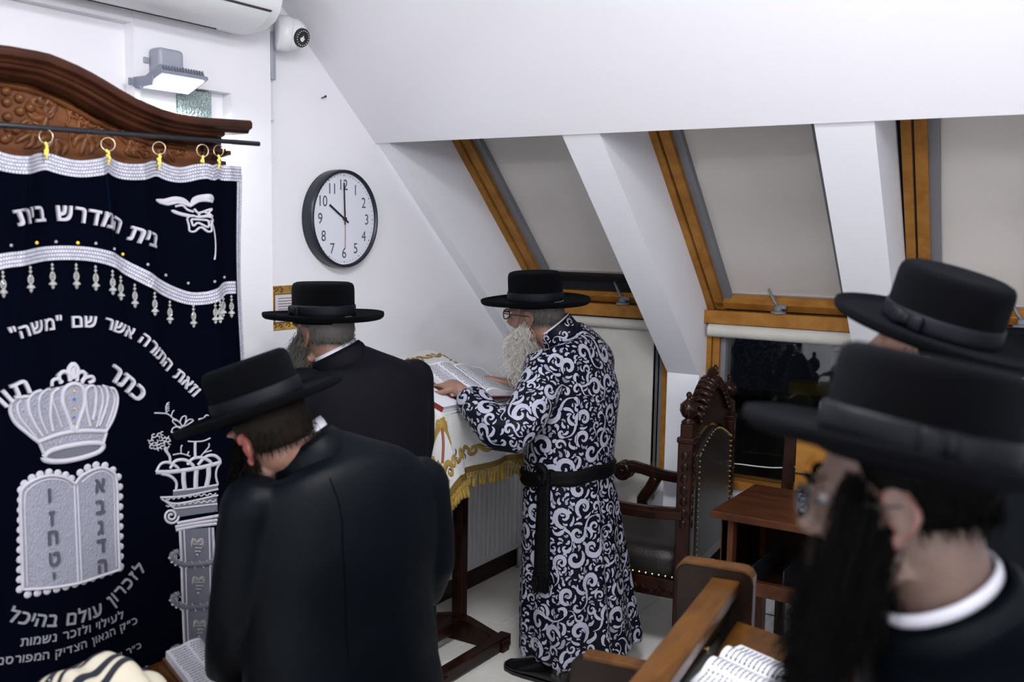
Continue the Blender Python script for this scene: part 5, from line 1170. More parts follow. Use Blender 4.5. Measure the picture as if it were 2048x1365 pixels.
def hand(g, wr, d, nrm, side, curls, L=.19, spread=.16, thumb=1.0):
    """wr wrist, d hand direction, nrm back-of-hand normal, side=+1 thumb along +s where s=nrm x d"""
    d = Vector(d).normalized(); nrm = Vector(nrm); nrm = (nrm-d*nrm.dot(d)).normalized(); s = nrm.cross(d)*side
    k = L/.19; pl = .095*k
    g.loft([(wr-d*.02, s*.026*k, nrm*.019*k), (wr+d*.01, s*.030*k, nrm*.018*k), (wr+d*pl*.5, s*.040*k, nrm*.0155*k), (wr+d*pl*.95, s*.041*k, nrm*.0125*k), (wr+d*pl*1.08, s*.034*k, nrm*.009*k)], 20, 3, n=2.6)
    nails = []
    for i, (o, ln, r) in enumerate(((.030, .072, .0088), (.0105, .082, .0090), (-.0095, .076, .0086), (-.029, .060, .0078))):
        b = wr+d*(pl*(.96-.05*abs(o)/.03))+s*o*k; fd = (d+s*(o*spread/.03)).normalized(); c = curls[i]; P = [b-fd*.02*k, b]; q_ = b; dd = fd
        for seg, fr in enumerate((.45, .30, .25)):
            dd = (dd*math.cos(c[seg])-nrm*math.sin(c[seg])); dd.normalize(); q_ = q_+dd*ln*fr*k; P.append(q_.copy())
        capsule(g, P, [r*1.1*k, r*1.08*k, r*k, r*.93*k, r*.80*k], 10, n=16)
        nn = dd.cross(s).normalized(); nn = nn if nn.dot(nrm) > 0 else -nn; nails.append((q_-dd*.001*k+nn*r*.78*k, dd, s, r*k))
    tb = wr+d*.030*k+s*.026*k; t1 = tb+(d*.55+s*.78*thumb-nrm*.25).normalized()*.036*k; t2 = t1+(d*.85+s*.45*thumb-nrm*.22).normalized()*.032*k; t3 = t2+(d*.97+s*.15*thumb-nrm*.25).normalized()*.024*k
    capsule(g, [tb-s*.012*k, tb, t1, t2, t3], [.015*k, .0145*k, .0115*k, .0105*k, .0085*k], 10, n=16)
    return nails
def strands(g, roots, n, length, dirf, wid=.0011, seg=5, curl=.01, spread=.35):
    """thin tapered ribbons of hair. roots: list of (point, normal, weight dir, len factor)"""
    for _ in range(n):
        p, nn, lf = random.choice(roots); p = p+Vector((random.gauss(0, .005), random.gauss(0, .005), random.gauss(0, .005)))
        d = (dirf(p, nn)+Vector((random.gauss(0, spread), random.gauss(0, spread), random.gauss(0, spread)))*.5).normalized()
        L = length*lf*random.uniform(.65, 1.1); ph = random.uniform(0, 6.28); fq = random.uniform(3, 8); q1 = frame(d)[0]; q2 = frame(d)[1]; P = []
        for i in range(seg+1):
            t = i/seg; P.append(p+d*L*t+(q1*math.sin(ph+fq*t)+q2*math.cos(ph*1.7+fq*t))*curl*t+Vector((0, 0, -1))*L*.18*t*t)
        w = [wid*(1-.75*i/seg) for i in range(seg+1)]; g.strip(P, w, random.choice((q1, q2, (q1+q2).normalized())))
def hat(parent, c, up, fwd, r=.193, cr_=.0935, ch=.105, bowside=-1, curl=.010, ex=1.0, ribbon='ribbon'):
    """c centre of the brim plane"""
    Z = Vector(up).normalized(); Y = Vector(fwd); Y = (Y-Z*Y.dot(Z)).normalized(); X = Y.cross(Z)
    def ring(rr, h, oval=1.07, dish=0): return [c+X*(rr*math.cos(a))+Y*(rr*oval*math.sin(a)) +Z*(h+dish*math.sin(a)**2) for a in [2*math.pi*k/56 for k in range(56)]]
    pr = [(cr_*.96, -.020), (cr_*1.0, .000), (cr_*1.0, .012), (cr_*.985, .045), (cr_*.985, ch-.022), (cr_*.965, ch-.010), (cr_*.92, ch-.003), (cr_*.82, ch+.001), (cr_*.5, ch-.001), (.002, ch-.002)]
    g = G().rings([ring(r_, h, 1.10) for r_, h in pr], cap=True); crown = mk('hat', g, 'velvet_hat', parent, smooth=True)
    top = [(cr_*.93, -.002), (cr_*1.02, .004), (cr_*1.15, .0045), (r*.80, .0035), (r*.92, .006), (r*.97, .010), (r*.995, .0155), (r*1.005, .0150), (r*1.012, .009), (r*1.0, .001), (r*.97, -.004), (r*.85, -.0045), (cr_*1.1, -.004), (cr_*.93, -.004)]
    top = [(a, b if a < r*.9 else b*curl/.010) for a, b in top]
    g = G().rings([ring(a, b, 1.07, -.006*((a/r)**2)) for a, b in top], cap=False); mk('brim', g, 'velvet_hat', crown, smooth=True)
    bd = [(cr_*1.0, .004), (cr_*1.022, .006), (cr_*1.026, .016), (cr_*1.024, .034), (cr_*1.008, .038), (cr_*.98, .038)]
    g = G().rings([ring(a, b, 1.10) for a, b in bd], cap=False)
    mk('hat_band', g, ribbon, crown, smooth=True)
    bc_ = c+X*(bowside*cr_*1.035)+Z*.021; g = G()
    for s in (-1, 1):
        g.loft([(bc_+Y*(s*.004), Z*.010, X*.004), (bc_+Y*(s*.018)+X*bowside*.002, Z*.016, X*.006), (bc_+Y*(s*.034), Z*.015, X*.004)], 12, 3)
    g.ell(bc_+X*bowside*.003, .006, .008, .012, X, Y, Z, 10, 8); mk('bow', g, ribbon, crown, smooth=True)
    return X, Y, Z
def glasses(parent, H, X, Y, Z, mtl='dark', k=1.0, drop=0):
    g = G(); gl = G(); H = H-Z*drop
    for s in (-1, 1):
        c = H+(X*(s*.033)+Y*.112+Z*.006)*k; n_ = [c+X*(.025*k*math.copysign(abs(math.cos(a))**.75, math.cos(a)))+Z*(.019*k*math.copysign(abs(math.sin(a))**.75, math.sin(a))) for a in [2*math.pi*i/28 for i in range(29)]]
        g.tube(n_, .0019*k, 6, cap=False); gl.add(n_[:-1], [tuple(range(28))])
        g.tube([H+(X*(s*.057)+Y*.111+Z*.014)*k, H+(X*(s*.077)+Y*.10+Z*.013)*k, H+(X*(s*.084)+Y*.04+Z*.010)*k, H+(X*(s*.083)-Y*.01+Z*.006)*k, H+(X*(s*.080)-Y*.03-Z*.012)*k], .0019*k, 6)
    g.tube([H+(X*-.009+Y*.114+Z*.010)*k, H+(Y*.117+Z*.013)*k, H+(X*.009+Y*.114+Z*.010)*k], .0017*k, 6)
    o = mk('spectacles', g, mtl, parent, smooth=True); mk('lens', gl, 'lens', o); return o
def legs(g, base_c, F, L, hipz, spread=.10, ankle=.09):
    for s in (-1, 1):
        h = base_c+L*(s*.09)+ZU*hipz; a = base_c+L*(s*spread)+ZU*ankle
        capsule(g, [h, (h*.5+a*.5)+F*.02, a], [.075, .052, .034], 14)
        g.loft([(a-F*.045-ZU*.055, L*.026, ZU*.022), (a+F*.02-ZU*.052, L*.030, ZU*.022), (a+F*.10-ZU*.065, L*.034, ZU*.012), (a+F*.15-ZU*.068, L*.022, ZU*.008)], 14, 3)
def shoes(parent, base_c, F, L, spread=.10, ankle=.09):
    for s in (-1, 1):
        a = base_c+L*(s*spread)+ZU*ankle; R = []
        secs = [(-.082, .018, .050), (-.070, .036, .072), (-.03, .041, .088), (.03, .043, .090), (.09, .048, .066), (.14, .047, .048), (.185, .034, .036), (.205, .012, .022)]
        g = G(); g.rings([[a+F*f+L*(w_*math.cos(t))+ZU*(-ankle+.012+max(0, math.sin(t))*(h-.012)+min(0, math.sin(t))*.0) for t in [2*math.pi*k/20 for k in range(20)]] for f, w_, h in secs])
        sh_ = mk('shoe', g, 'shoe', parent, smooth=True)
        g = G().rings([[a+F*f+L*(w_*1.04*x)+ZU*(-ankle+z) for x, z in ((-1, 0), (1, 0), (1, .013), (-1, .013))] for f, w_, h in secs]); mk('sole', g, 'dark', sh_)
def wrinkle(bl, fn):
    for i, v in enumerate(bl.V):
        v = Vector(v); bl.V[i] = tuple(v+Vector(bl.N[i])*fn(v))
    return bl
def collar_ring(parent, c, X, Y, Z, rx, ry, h=.022, name='shirt_collar', mtl='shirt', t=.003):
    g = G(); R = []
    for (k, z) in ((1.0, 0), (1.02, h*.5), (1.0, h), (.95, h), (.95, 0)):
        R.append([c+X*(rx*k*math.cos(a))+Y*(ry*k*math.sin(a))+Z*z for a in [2*math.pi*i/36 for i in range(36)]])
    return mk(name, g.rings(R, cap=False), mtl, parent, smooth=True)
def suit_person(label, basepos, F, hatc, hatup, hface, neck, sh_l, sh_r, el_l, el_r, wr_l, wr_r, secs, mtl, skirt_z=.45, hairm='hair_dark', beardm='hair_dark', headk=1.0, vox=.008, wr=None, hatkw={}, head_down=.050, headback=0, neckr=.058, sleeve=.062, hup=None, cax=None, skinm='skin'):
    rt_ = root('person', basepos, label, 'person'); L = perp(F)
    if cax: secs = neck_secs(*cax)+secs[2:]
    X, Y, Z = None, None, None
    Zh = Vector(hup if hup else hatup).normalized(); Yh = Vector(hface); Yh = (Yh-Zh*Yh.dot(Zh)).normalized(); Xh = Yh.cross(Zh)
    H = hatc-Vector(hatup).normalized()*head_down*headk-Yh*headback
    g = G(); head_shape(g, H, Xh, Yh, Zh, headk)
    ear(g, H, Xh, Yh, Zh, -1, headk); ear(g, H, Xh, Yh, Zh, 1, headk)
    capsule(g, [H-Yh*.022-Zh*.04, neck], [neckr, neckr*1.06], 18); capsule(g, [neck, secs[3][0]], [neckr, .085], 16)
    # trunk, arms, legs and hands of the body under the clothes
    S = [(c, a*.72, b*.70) for c, a, b in secs[3:] if c.z > .75]
    g.loft(S, 24, 3)
    for s, e, wq in ((sh_l, el_l, wr_l), (sh_r, el_r, wr_r)): capsule(g, [s, e, wq], [.048, .038, .026], 12)
    cl = [[.25, .3, .2]]*4
    for k, (e, wq) in enumerate(((el_l, wr_l), (el_r, wr_r))):
        d = (wq-e).normalized(); hand(g, wq, (d+ZU*-.1), ZU if abs(d.z) < .7 else -F, -1 if k == 0 else 1, cl, .18)
    legs(g, Vector((basepos[0], basepos[1], 0)), F, L, .82)
    mk('body', blob(g, .0055, 4, .5), skinm, rt_, smooth=True)
    shoes(rt_, Vector((basepos[0], basepos[1], 0)), F, L)
    g = G(); bc0 = Vector((basepos[0], basepos[1], 0))
    for s in (-1, 1): capsule(g, [bc0+L*(s*.09)+ZU*.85, bc0+L*(s*.10)+ZU*.45+F*.02, bc0+L*(s*.10)+ZU*.13], [.105, .082, .066], 16)
    mk('trousers', blob(g, .012, 3), mtl, rt_, smooth=True)
    # coat
    g = G(); g.loft(secs, 40, 5, n=2.3)
    for s, e, wq in ((sh_l, el_l, wr_l), (sh_r, el_r, wr_r)): capsule(g, [s, e, wq], [sleeve*1.12, sleeve, sleeve*.78], 16)
    bl = blob(g, vox, 7)
    ctr = secs[len(secs)//2][0]
    def wf(v):
        q_ = v-ctr; return .0045*noise.noise(Vector((q_.x*7, q_.y*7, q_.z*4)))+.003*math.sin(q_.z*26+5*noise.noise(q_*5))*max(0, noise.noise(q_*3+Vector((3, 1, 2)))+.2)
    mk('coat', wrinkle(bl, wf), mtl, rt_, smooth=True)
    bvh = BVHTree.FromPolygons(bl.V, bl.F)
    return rt_, H, Xh, Yh, Zh, bvh
def seam(parent, bvh, pts, name='coat_seam', w_=.0012, off=.0008):
    P, Nn = [], []
    for p in cr(pts, 40):
        l, n_, i, d = bvh.find_nearest(p)
        if l is not None: P.append(l+n_*off); Nn.append(n_)
    return mk(name, G().strip(P, w_, Nn), 'seam', parent)
def turned_collar(parent, c, X, Y, Z, rx, ry, mtl, rise=.045, flare=.030, back=True):
    """coat collar: falls outward from the neck ring, open at the front (+Y)"""
    R = []; n = 34
    for k in range(n):
        a = math.pi*1.5+(k/(n-1)-.5)*math.pi*1.55; o = X*math.cos(a)*rx+Y*math.sin(a)*ry; d = o.normalized(); low = .030*(1-abs(k/(n-1)-.5)*0)
        R.append([c+o+Z*0, c+o*1.01+Z*rise, c+o*1.05+Z*(rise+.004), c+o+d*.012+Z*(rise-.010), c+o+d*(flare)-Z*(.028), c+o+d*(flare-.006)-Z*.032])
    return mk('coat_collar', G().rings(R, cap=False), mtl, parent, smooth=True)
DN = Vector((0, 0, -1))
def cax_(c, F, tilt):
    Z = Vector(tilt).normalized(); Y = (F-Z*F.dot(Z)).normalized(); return c, Y.cross(Z), Y, Z
def neck_secs(c, X, Y, Z): return [(c-Z*.016, X*.071, -Y*.071), (c-Z*.034+DN*.004, X*.105, -Y*.088)]
# ---------------------------------------------------------------- robed man at the reading stand
F = Vector((-1, 0.04, 0)).normalized(); L = perp(F)            # L = his right-hand side (+y)
bA = Vector((-1.85, 3.275, 0)); hA = 3.75
hatA = W(1071, 603, hA); upA = (ZU*1.0+F*.05-HD*.07).normalized(); faceA = (F*1.0+L*-.10-ZU*.15)
pA = root('person', bA, 'bearded man in black hat and navy robe with silver scroll pattern, reading at the stand', 'person')
Zh = upA; Yh = (faceA-Zh*faceA.dot(Zh)).normalized(); Xh = Yh.cross(Zh); H = hatA-Zh*.050-Yh*.004
def S1(px, py, hw_, hd_, hd=hA, tiltz=0): c = W(px, py, hd); return (c, L*hw_, (-F)*hd_+ZU*tiltz)
cxA = cax_(W(1115, 664, hA), F, ZU+RT*-.80)
secA = neck_secs(*cxA)+[S1(1134, 694, .190, .108, tiltz=.03), S1(1140, 725, .222, .135), S1(1143, 790, .222, .150), S1(1142, 860, .205, .152), S1(1138, 935, .198, .150), S1(1142, 1010, .212, .160), S1(1148, 1100, .232, .172), S1(1155, 1200, .255, .185), S1(1162, 1284, .268, .198)]
shL, shR = W(1090, 735, hA-.17), W(1150, 735, hA+.17)
elL = W(1020, 868, 3.42); wrL = onboard(-2.14, 2.945, .060); elR = Vector((-2.02, 3.52, 1.10)); wrR = onboard(-2.14, 3.27, .045)
g = G(); head_shape(g, H, Xh, Yh, Zh); ear(g, H, Xh, Yh, Zh, -1); ear(g, H, Xh, Yh, Zh, 1)
capsule(g, [H-Yh*.022-Zh*.04, W(1108, 675, hA)], [.056, .060], 18)
g.loft([(c, a*.74, b*.72) for c, a, b in secA[3:8]], 24, 3)
capsule(g, [W(1115, 672, hA), W(1136, 740, hA)], [.058, .09], 16)
capsule(g, [shL, elL, wrL], [.050, .040, .026], 12); capsule(g, [shR, elR, wrR], [.050, .040, .026], 12)
dL = (onboard(-2.275, 3.00, .036)-wrL).normalized(); nl = hand(g, wrL, dL, (BNn+Vector((0, -.35, 0))), 1, [[.18, .28, .2], [.15, .25, .2], [.2, .3, .2], [.3, .35, .25]], .178, .20, 1.1)
dR = (onboard(-2.245, 3.235, .03)-wrR).normalized(); nr = hand(g, wrR, dR, (BNn+Vector((0, .3, 0))), -1, [[.3, .45, .3], [.3, .5, .3], [.35, .5, .3], [.4, .5, .3]], .178, .10, 1.0)
legs(g, bA, F, L, .85)
mk('body', blob(g, .0045, 4, .5), 'skin', pA, smooth=True)
g = G()
for (p, d, s, r) in nl+nr: g.ell(p, r*.62, r*.9, r*.16, s, d, s.cross(d), 10, 6)
mk('finger_nails', g, 'nail', pA, smooth=True)
hat(pA, hatA, upA, F, r=.196, cr_=.0975, ch=.112, bowside=1)
glasses(pA, H, Xh, Yh, Zh, 'dark', drop=.004)
shoes(pA, bA, F, L)
g = G()
for s in (-1, 1): capsule(g, [bA+L*(s*.10)+ZU*.5, bA+L*(s*.10)+ZU*.10-F*.01], [.055, .045], 16)
mk('stockings', blob(g, .008, 3), 'stocking', pA, smooth=True)
# robe
g = G(); g.loft(secA, 48, 6, n=2.3)
capsule(g, [shL+Vector((.0, .03, -.01)), elL, wrL+(elL-wrL).normalized()*.075], [.082, .076, .060], 18); capsule(g, [shR, elR, wrR+(elR-wrR).normalized()*.06], [.082, .070, .058], 18)
bl = blob(g, .007, 7); cA = Vector((secA[6][0].x, secA[6][0].y, 0)); wz = secA[6][0].z
def wfA(v):
    q_ = v-cA; a = math.atan2(q_.y, q_.x); k = max(0, min(1, (wz-v.z)/.7)); f = .012*k*math.sin(a*9+1.5*math.sin(a*2))+.006*k*math.sin(a*17+2)
    if v.z > wz: f += .0045*math.sin((v.z+q_.y*.8)*34+4*noise.noise(v*5))*max(0, noise.noise(v*4)+.15)*2
    return f
mk('robe', wrinkle(bl, wfA), 'brocade', pA, smooth=True); robe = [c for c in pA.children if c.name.startswith('robe')][0]
bvA = BVHTree.FromPolygons(bl.V, bl.F)
# brocade scroll pattern lying on the cloth
pat = [G(), G()]; grid = {}
def near_(p, r):
    c = tuple(int(math.floor(x/.02)) for x in p)
    for dx in (-1, 0, 1):
        for dy in (-1, 0, 1):
            for dz in (-1, 0, 1):
                for q_ in grid.get((c[0]+dx, c[1]+dy, c[2]+dz), ()):
                    if (q_-p).length_squared < r*r: return True
    return False
def put(p): grid.setdefault(tuple(int(math.floor(x/.02)) for x in p), []).append(p)
def stroke_on(bv, T, pts, wfun, gi, gap=.0030, force=False, n=9, off=.0009):
    P2 = cr([(x, y, 0) for x, y in pts], n); C, X, Y, Nn = T; L3 = []; N3 = []
    for p in P2:
        l, nn, i, d = bv.find_nearest(C+X*p.x+Y*p.y)
        if l is None or d > .03: return False
        L3.append(l+nn*off); N3.append(nn)
    ww = [wfun(i/(n-1)) for i in range(n)]
    if not force:
        bad = sum(near_(l, gap+ww[i]) for i, l in enumerate(L3[1:], 1)); 
        if bad > n*.22: return False
    pat[gi].strip(L3, ww, N3)
    for i in range(n-1):
        put(L3[i]); put((L3[i]+L3[i+1])/2)
        if ww[i] > .003:
            t = (L3[i+1]-L3[i]).normalized(); sd = N3[i].cross(t)*ww[i]*.8; put(L3[i]+sd); put(L3[i]-sd)
    return True
comma = lambda w_: (lambda u: w_*(math.sin(math.pi*min(1, u**.55*1.0))**.8+.08) if u < 1 else w_*.08)
def scrollwork(bv, T, s, mir, rot):
    def R(x, y): x *= mir; return (s*(x*math.cos(rot)-y*math.sin(rot)), s*(x*math.sin(rot)+y*math.cos(rot)))
    st = lambda pts, w_, gi=0, f=False, n=9, wf=comma: stroke_on(bv, T, [R(*p) for p in pts], wf(w_*s), gi, force=f, n=n)
    if not st([(R_x, R_y) for R_x, R_y in spiral(.26, .10, .30, 1.12, math.pi*1.15, -1, 12)], .074, n=16, wf=lambda w_: (lambda u: w_*(.22+.78*math.sin(math.pi*u**.6)))): return
    st([(-.04, .02), (-.12, -.16), (-.26, -.28), (-.46, -.30)], .046, wf=lambda w_: (lambda u: w_*(1-.8*u)))
    st([(-.46, -.30), (-.60, -.24), (-.62, -.12), (-.53, -.08), (-.49, -.15)], .050)
    for k in range(6):                                       # leaf fingers fanning from the outside of the curl
        a = 2.5-k*.52; x, y = .26+.34*math.cos(a), .10+.34*math.sin(a); b = a+.55
        st([(x, y), (x+.10*math.cos(b), y+.10*math.sin(b)), (x+.15*math.cos(b-.75)+.05*math.cos(b), y+.15*math.sin(b-.75)+.05*math.sin(b))], .048-.002*k, k % 3 == 2)
    st([(.23, .10), (.29, .13), (.30, .08)], .055, 1)
    st([(-.08, .0), (-.20, .10), (-.24, .26), (-.15, .36)], .052); st([(-.12, -.02), (-.30, .02), (-.42, .14)], .045); st([(-.20, -.24), (-.16, -.42), (-.02, -.50)], .052); st([(-.10, -.12), (.04, -.28), (.20, -.30)], .052, 1); st([(.05, -.14), (.2, -.2), (.34, -.18)], .038)
def brocade(bv, lo, hi, ok, n, smin, smax):
    for _ in range(n):
        v = Vector([random.uniform(lo[i], hi[i]) for i in range(3)]); l, nn, i, d = bv.find_nearest(v)
        if l is None or d > .2 or not ok(l, nn) or near_(l, .010): continue
        up = ZU if abs(nn.z) < .9 else F; X = up.cross(nn).normalized(); Y = nn.cross(X); scrollwork(bv, (l, X, Y, nn), random.uniform(smin, smax), random.choice((-1, 1)), random.choice((0, 0, math.pi*.5, math.pi, -.5, .6, 2.4))+random.uniform(-.3, .3))
lo = (min(v[0] for v in bl.V), min(v[1] for v in bl.V), min(v[2] for v in bl.V)); hi = (max(v[0] for v in bl.V), max(v[1] for v in bl.V), max(v[2] for v in bl.V))
okA = lambda l, nn: nn.z > -.75
brocade(bvA, lo, hi, okA, 6500, .11, .145); brocade(bvA, lo, hi, okA, 9000, .06, .085)
for _ in range(26000):                                      # small commas and dots in the gaps
    v = Vector([random.uniform(lo[i], hi[i]) for i in range(3)]); l, nn, i, d = bvA.find_nearest(v)
    if d > .2 or not okA(l, nn) or near_(l, .0055): continue
    up = ZU if abs(nn.z) < .9 else F; X = up.cross(nn).normalized(); Y = nn.cross(X); a = random.uniform(0, 6.28); s = random.uniform(.013, .028); c, sn = math.cos(a), math.sin(a)
    stroke_on(bvA, (l, X, Y, nn), [(0, 0), (s*.5*c-s*.22*sn, s*.5*sn+s*.22*c), (s*c, s*sn)], comma(s*.19), random.choice((0, 0, 1)), gap=.0024, n=6)
M['brocade_dim'] = mat('dull_silver_brocade', (.22, .23, .30), .45, .25, bump=.4, bscale=500)
mk('brocade_scrolls', pat[0], 'brocade_silver', robe, kind='stuff'); mk('brocade_leaves', pat[1], 'brocade_dim', robe, kind='stuff')
# stand-up collar, piping, centre seam
cc_, Xc_, Yc_, Zc = cxA; cc_ = cc_-Zc*.012
g = G(); R = []
for k, z in ((1.10, -.05), (1.02, -.01), (1.0, .024), (.97, .028), (.95, .022), (.96, -.02)):
    R.append([cc_+Xc_*(.078*k*math.cos(a))+Yc_*(.080*k*math.sin(a))+Zc*(z+.012) for a in [2*math.pi*i/40 for i in range(40)]])
clr = mk('robe_collar', G().rings(R, cap=False), 'brocade', pA, smooth=True)
bvc = BVHTree.FromPolygons([tuple(v) for r in R for v in r], [(k*40+i, k*40+(i+1) % 40, (k+1)*40+(i+1) % 40, (k+1)*40+i) for k in range(3) for i in range(40)])
pat = [G(), G()]
for k in range(26):
    a = 2*math.pi*k/26; c = cc_+Xc_*(.081*math.cos(a))+Yc_*(.083*math.sin(a))+Zc*(.0+.012*(k % 2)); nn = (Xc_*math.cos(a)+Yc_*math.sin(a)); X = Zc.cross(nn); scrollwork(bvc, (c, X, Zc, nn), .055, 1 if k % 2 else -1, k)
if pat[0].V: mk('brocade_scrolls', pat[0], 'brocade_silver', clr, kind='stuff')
collar_ring(pA, cc_+Zc*.030, Xc_, Yc_, Zc, .0745, .0765, .016)
seam(pA, bvA, [W(1150, 668, hA-.1), W(1162, 760, hA-.2), W(1158, 860, hA-.2), W(1150, 925, hA-.2)], 'robe_seam', .0011, .0014)
# black sash round the waist with a hanging tail
g = G(); R = []
cs = W(1138, 940, hA)
for k in range(49):
    a = 2*math.pi*k/48; d = L*math.cos(a)+(-F)*math.sin(a); p = cs+ZU*(.022*math.sin(a)-.004*math.cos(a)); l, nn, i, dd = bvA.ray_cast(p+d*.6, -d)
    if l is None: l = p+d*.2
    wv = .004*math.sin(a*7); R.append([l+d*(-.012), l+d*.010-ZU*.030+ZU*wv, l+d*.016-ZU*.014, l+d*.009, l+d*.016+ZU*.013, l+d*.010+ZU*.028+ZU*wv, l-d*.012+ZU*.02])
sash = mk('sash', G().rings(R, cap=False), 'sash', pA, smooth=True)
T0 = W(1068, 962, 3.42); g = G()
def hug(p, off):
    l, nn, i, d = bvA.find_nearest(p); return l+nn*off
tl = [hug(W(x, y, 3.5), .014) for x, y in ((1068, 955), (1066, 1000), (1066, 1060), (1068, 1120), (1072, 1165))]; tl = cr(tl, 18)
R = []
for k, p in enumerate(tl):
    l, nn, i, d = bvA.find_nearest(p); sd = nn.cross(ZU).normalized(); wv = .026+.010*k/17; R.append([p-sd*wv+nn*-.003, p-sd*wv*.6+nn*.007, p-sd*wv*.2+nn*.001, p+sd*wv*.2+nn*.008, p+sd*wv*.65+nn*.002, p+sd*wv+nn*-.003, p+sd*wv*.3-nn*.004, p-sd*wv*.3-nn*.004])
mk('sash_tail', G().rings(R), 'sash', sash, smooth=True)
g = G()
for k in range(150):
    p = tl[-1]; l, nn, i, d = bvA.find_nearest(p); sd = nn.cross(ZU).normalized(); b = p+sd*random.uniform(-.036, .036)+nn*random.uniform(-.002, .010)+ZU*.01; g.strip(cr([b, b+DN*.03+sd*random.gauss(0, .003), b+DN*random.uniform(.05, .065)+sd*random.gauss(0, .006)], 4), .0013, (nn+sd*random.uniform(-.5, .5)).normalized())
mk('sash_fringe', g, 'sash', sash, kind='stuff')
g = G().tube(cr([hug(W(1052, 948, 3.5), .02), hug(W(1062, 940, 3.5), .028), hug(W(1080, 952, 3.5), .028), hug(W(1070, 972, 3.5), .026), hug(W(1054, 962, 3.5), .022)], 16), .015, 8, flat=.8); mk('sash_knot', g, 'sash', sash, smooth=True)
def cheek_roots(H, X, Y, Z, k=1.0, low=False):
    out = []
    for s in (-1, 1):
        for i in range(40):
            t = i/39; y = -.002+.085*t; z = -.015-.095*t**.8 if not low else -.03-.08*t; x = s*(.070-.055*t**1.6); out.append((H+(X*x+Y*y+Z*z)*k, (X*s*.6+Y*.6*t-Z*.3).normalized(), .7+.5*t))
            out.append((H+(X*x*1.0+Y*(y*.8)+Z*(z-.022))*k, (X*s*.3+Y*.3-Z*.6).normalized(), .8+.4*t))
            if t > .3: out.append((H+(X*x*.7+Y*(.085)+Z*(-.058-.05*(t-.3)))*k, (Y*.8-Z*.3).normalized(), .7+.4*t))
    return out
def beard(parent, H, X, Y, Z, tip, mtl, n, L, base_r=.045, wid=.0011, curl=.012, k=1.0, name='beard', mid=None, spread=.35, dens=1.0):
    g = G(); chin = H+(Y*.060-Z*.085)*k; m_ = mid or (chin*.5+tip*.5)
    for s in (-1, 1): capsule(g, [H+(X*s*.066+Y*.012-Z*.03)*k, H+(X*s*.052+Y*.045-Z*.075)*k, chin], [.012, .022, .034], 10)
    g.tube(cr([chin, m_, tip], 8), [base_r*(1-.8*(i/7)**1.5) for i in range(8)], 14, flat=1.0)
    bl_ = blob(g, .006, 4); wrinkle(bl_, lambda v: .007*noise.noise(v*34)+.004*noise.noise(v*90)); b = mk(name, bl_, mtl, parent, smooth=True)
    g = G(); rts = cheek_roots(H, X, Y, Z, k)
    bvb = [(Vector(bl_.V[i]), Vector(bl_.N[i]), .55) for i in range(0, len(bl_.V), max(1, len(bl_.V)//900))]
    dm = (tip-chin).normalized()
    strands(g, rts+bvb, n, L, lambda p, nn: (dm*1.0+nn*.32), wid, 5, curl, spread); mk('beard_strands', g, mtl, b, kind='stuff'); return b
def nape_hair(parent, H, X, Y, Z, mtl, n, L=.016, k=1.0, sides=True):
    g = G(); rts = []
    for i in range(70):
        a = math.pi*(1.05+.9*i/69); x, y = math.cos(a)*.079, math.sin(a)*.088-.012
        for z in (.02, .005, -.01, -.022):
            kk = 1 if z > -.03 else .9; rts.append((H+(X*x*kk+Y*y*kk+Z*z)*k, (X*math.cos(a)+Y*math.sin(a)), 1))
    if sides:
        for s in (-1, 1):
            for i in range(14): rts.append((H+(X*s*.074+Y*(.012+.02*random.random())+Z*(.03-.07*i/13))*k, X*s, 1.0))
    strands(g, rts, n, L, lambda p, nn: (-Z+nn*.12), .0011, 3, .002, .22); cap = G(); 
    cap.rings([[H+(X*.0795*r*math.cos(a)+Y*(.094*r*math.sin(a)-.013)+Z*z)*k for a in [math.pi*(1.02-e+(.96+2*e)*j/27) for j in range(28)]] for r, z, e in ((1.0, .055, .19), (1.03, .035, .16), (1.03, .012, .08), (1.0, -.008, 0), (.95, -.022, -.02), (.90, -.030, -.04))], cap=False, closed=False)
    c = mk('hair', cap, mtl, parent, smooth=True); md = c.modifiers.new('t', 'SOLIDIFY'); md.thickness = .003; mk('hair_strands', g, mtl, c, kind='stuff'); return c
tipA = W(1040, 752, 3.72)
beard(pA, H, Xh, Yh, Zh, tipA, 'hair_white', 3600, .10, .050, .0010, .014, mid=W(1045, 700, 3.73), spread=.45)
nape_hair(pA, H, Xh, Yh, Zh, 'hair_grey', 900)
# ---------------------------------------------------------------- man under the clock
def side_secs(L_, B_, rows, hd): return [(W(px, py, hd+dh), L_*hw_, B_*hd_+ZU*tz) for px, py, hw_, hd_, dh, tz in rows]
FB = Vector((-.93, .37, 0)).normalized(); LB = perp(FB); hB = 3.15
hatB = W(647, 633, hB)
rows = [(688, 700, .066, .066, 0, .03), (698, 712, .11, .082, 0, .02), (712, 735, .19, .11, 0, .01), (722, 775, .225, .135, 0, 0), (726, 850, .222, .150, 0, 0), (726, 950, .215, .155, 0, 0), (726, 1060, .222, .16, 0, 0), (728, 1200, .24, .175, 0, 0), (730, 1400, .26, .19, 0, 0)]
secB = side_secs(LB, -FB, rows, hB)
cxB = cax_(W(672, 704, hB), FB, ZU+RT*-.52); nB = W(684, 712, hB); bB = Vector((secB[-1][0].x, secB[-1][0].y, 0))
shl, shr = secB[3][0]-LB*.19+ZU*.02, secB[3][0]+LB*.19+ZU*.02
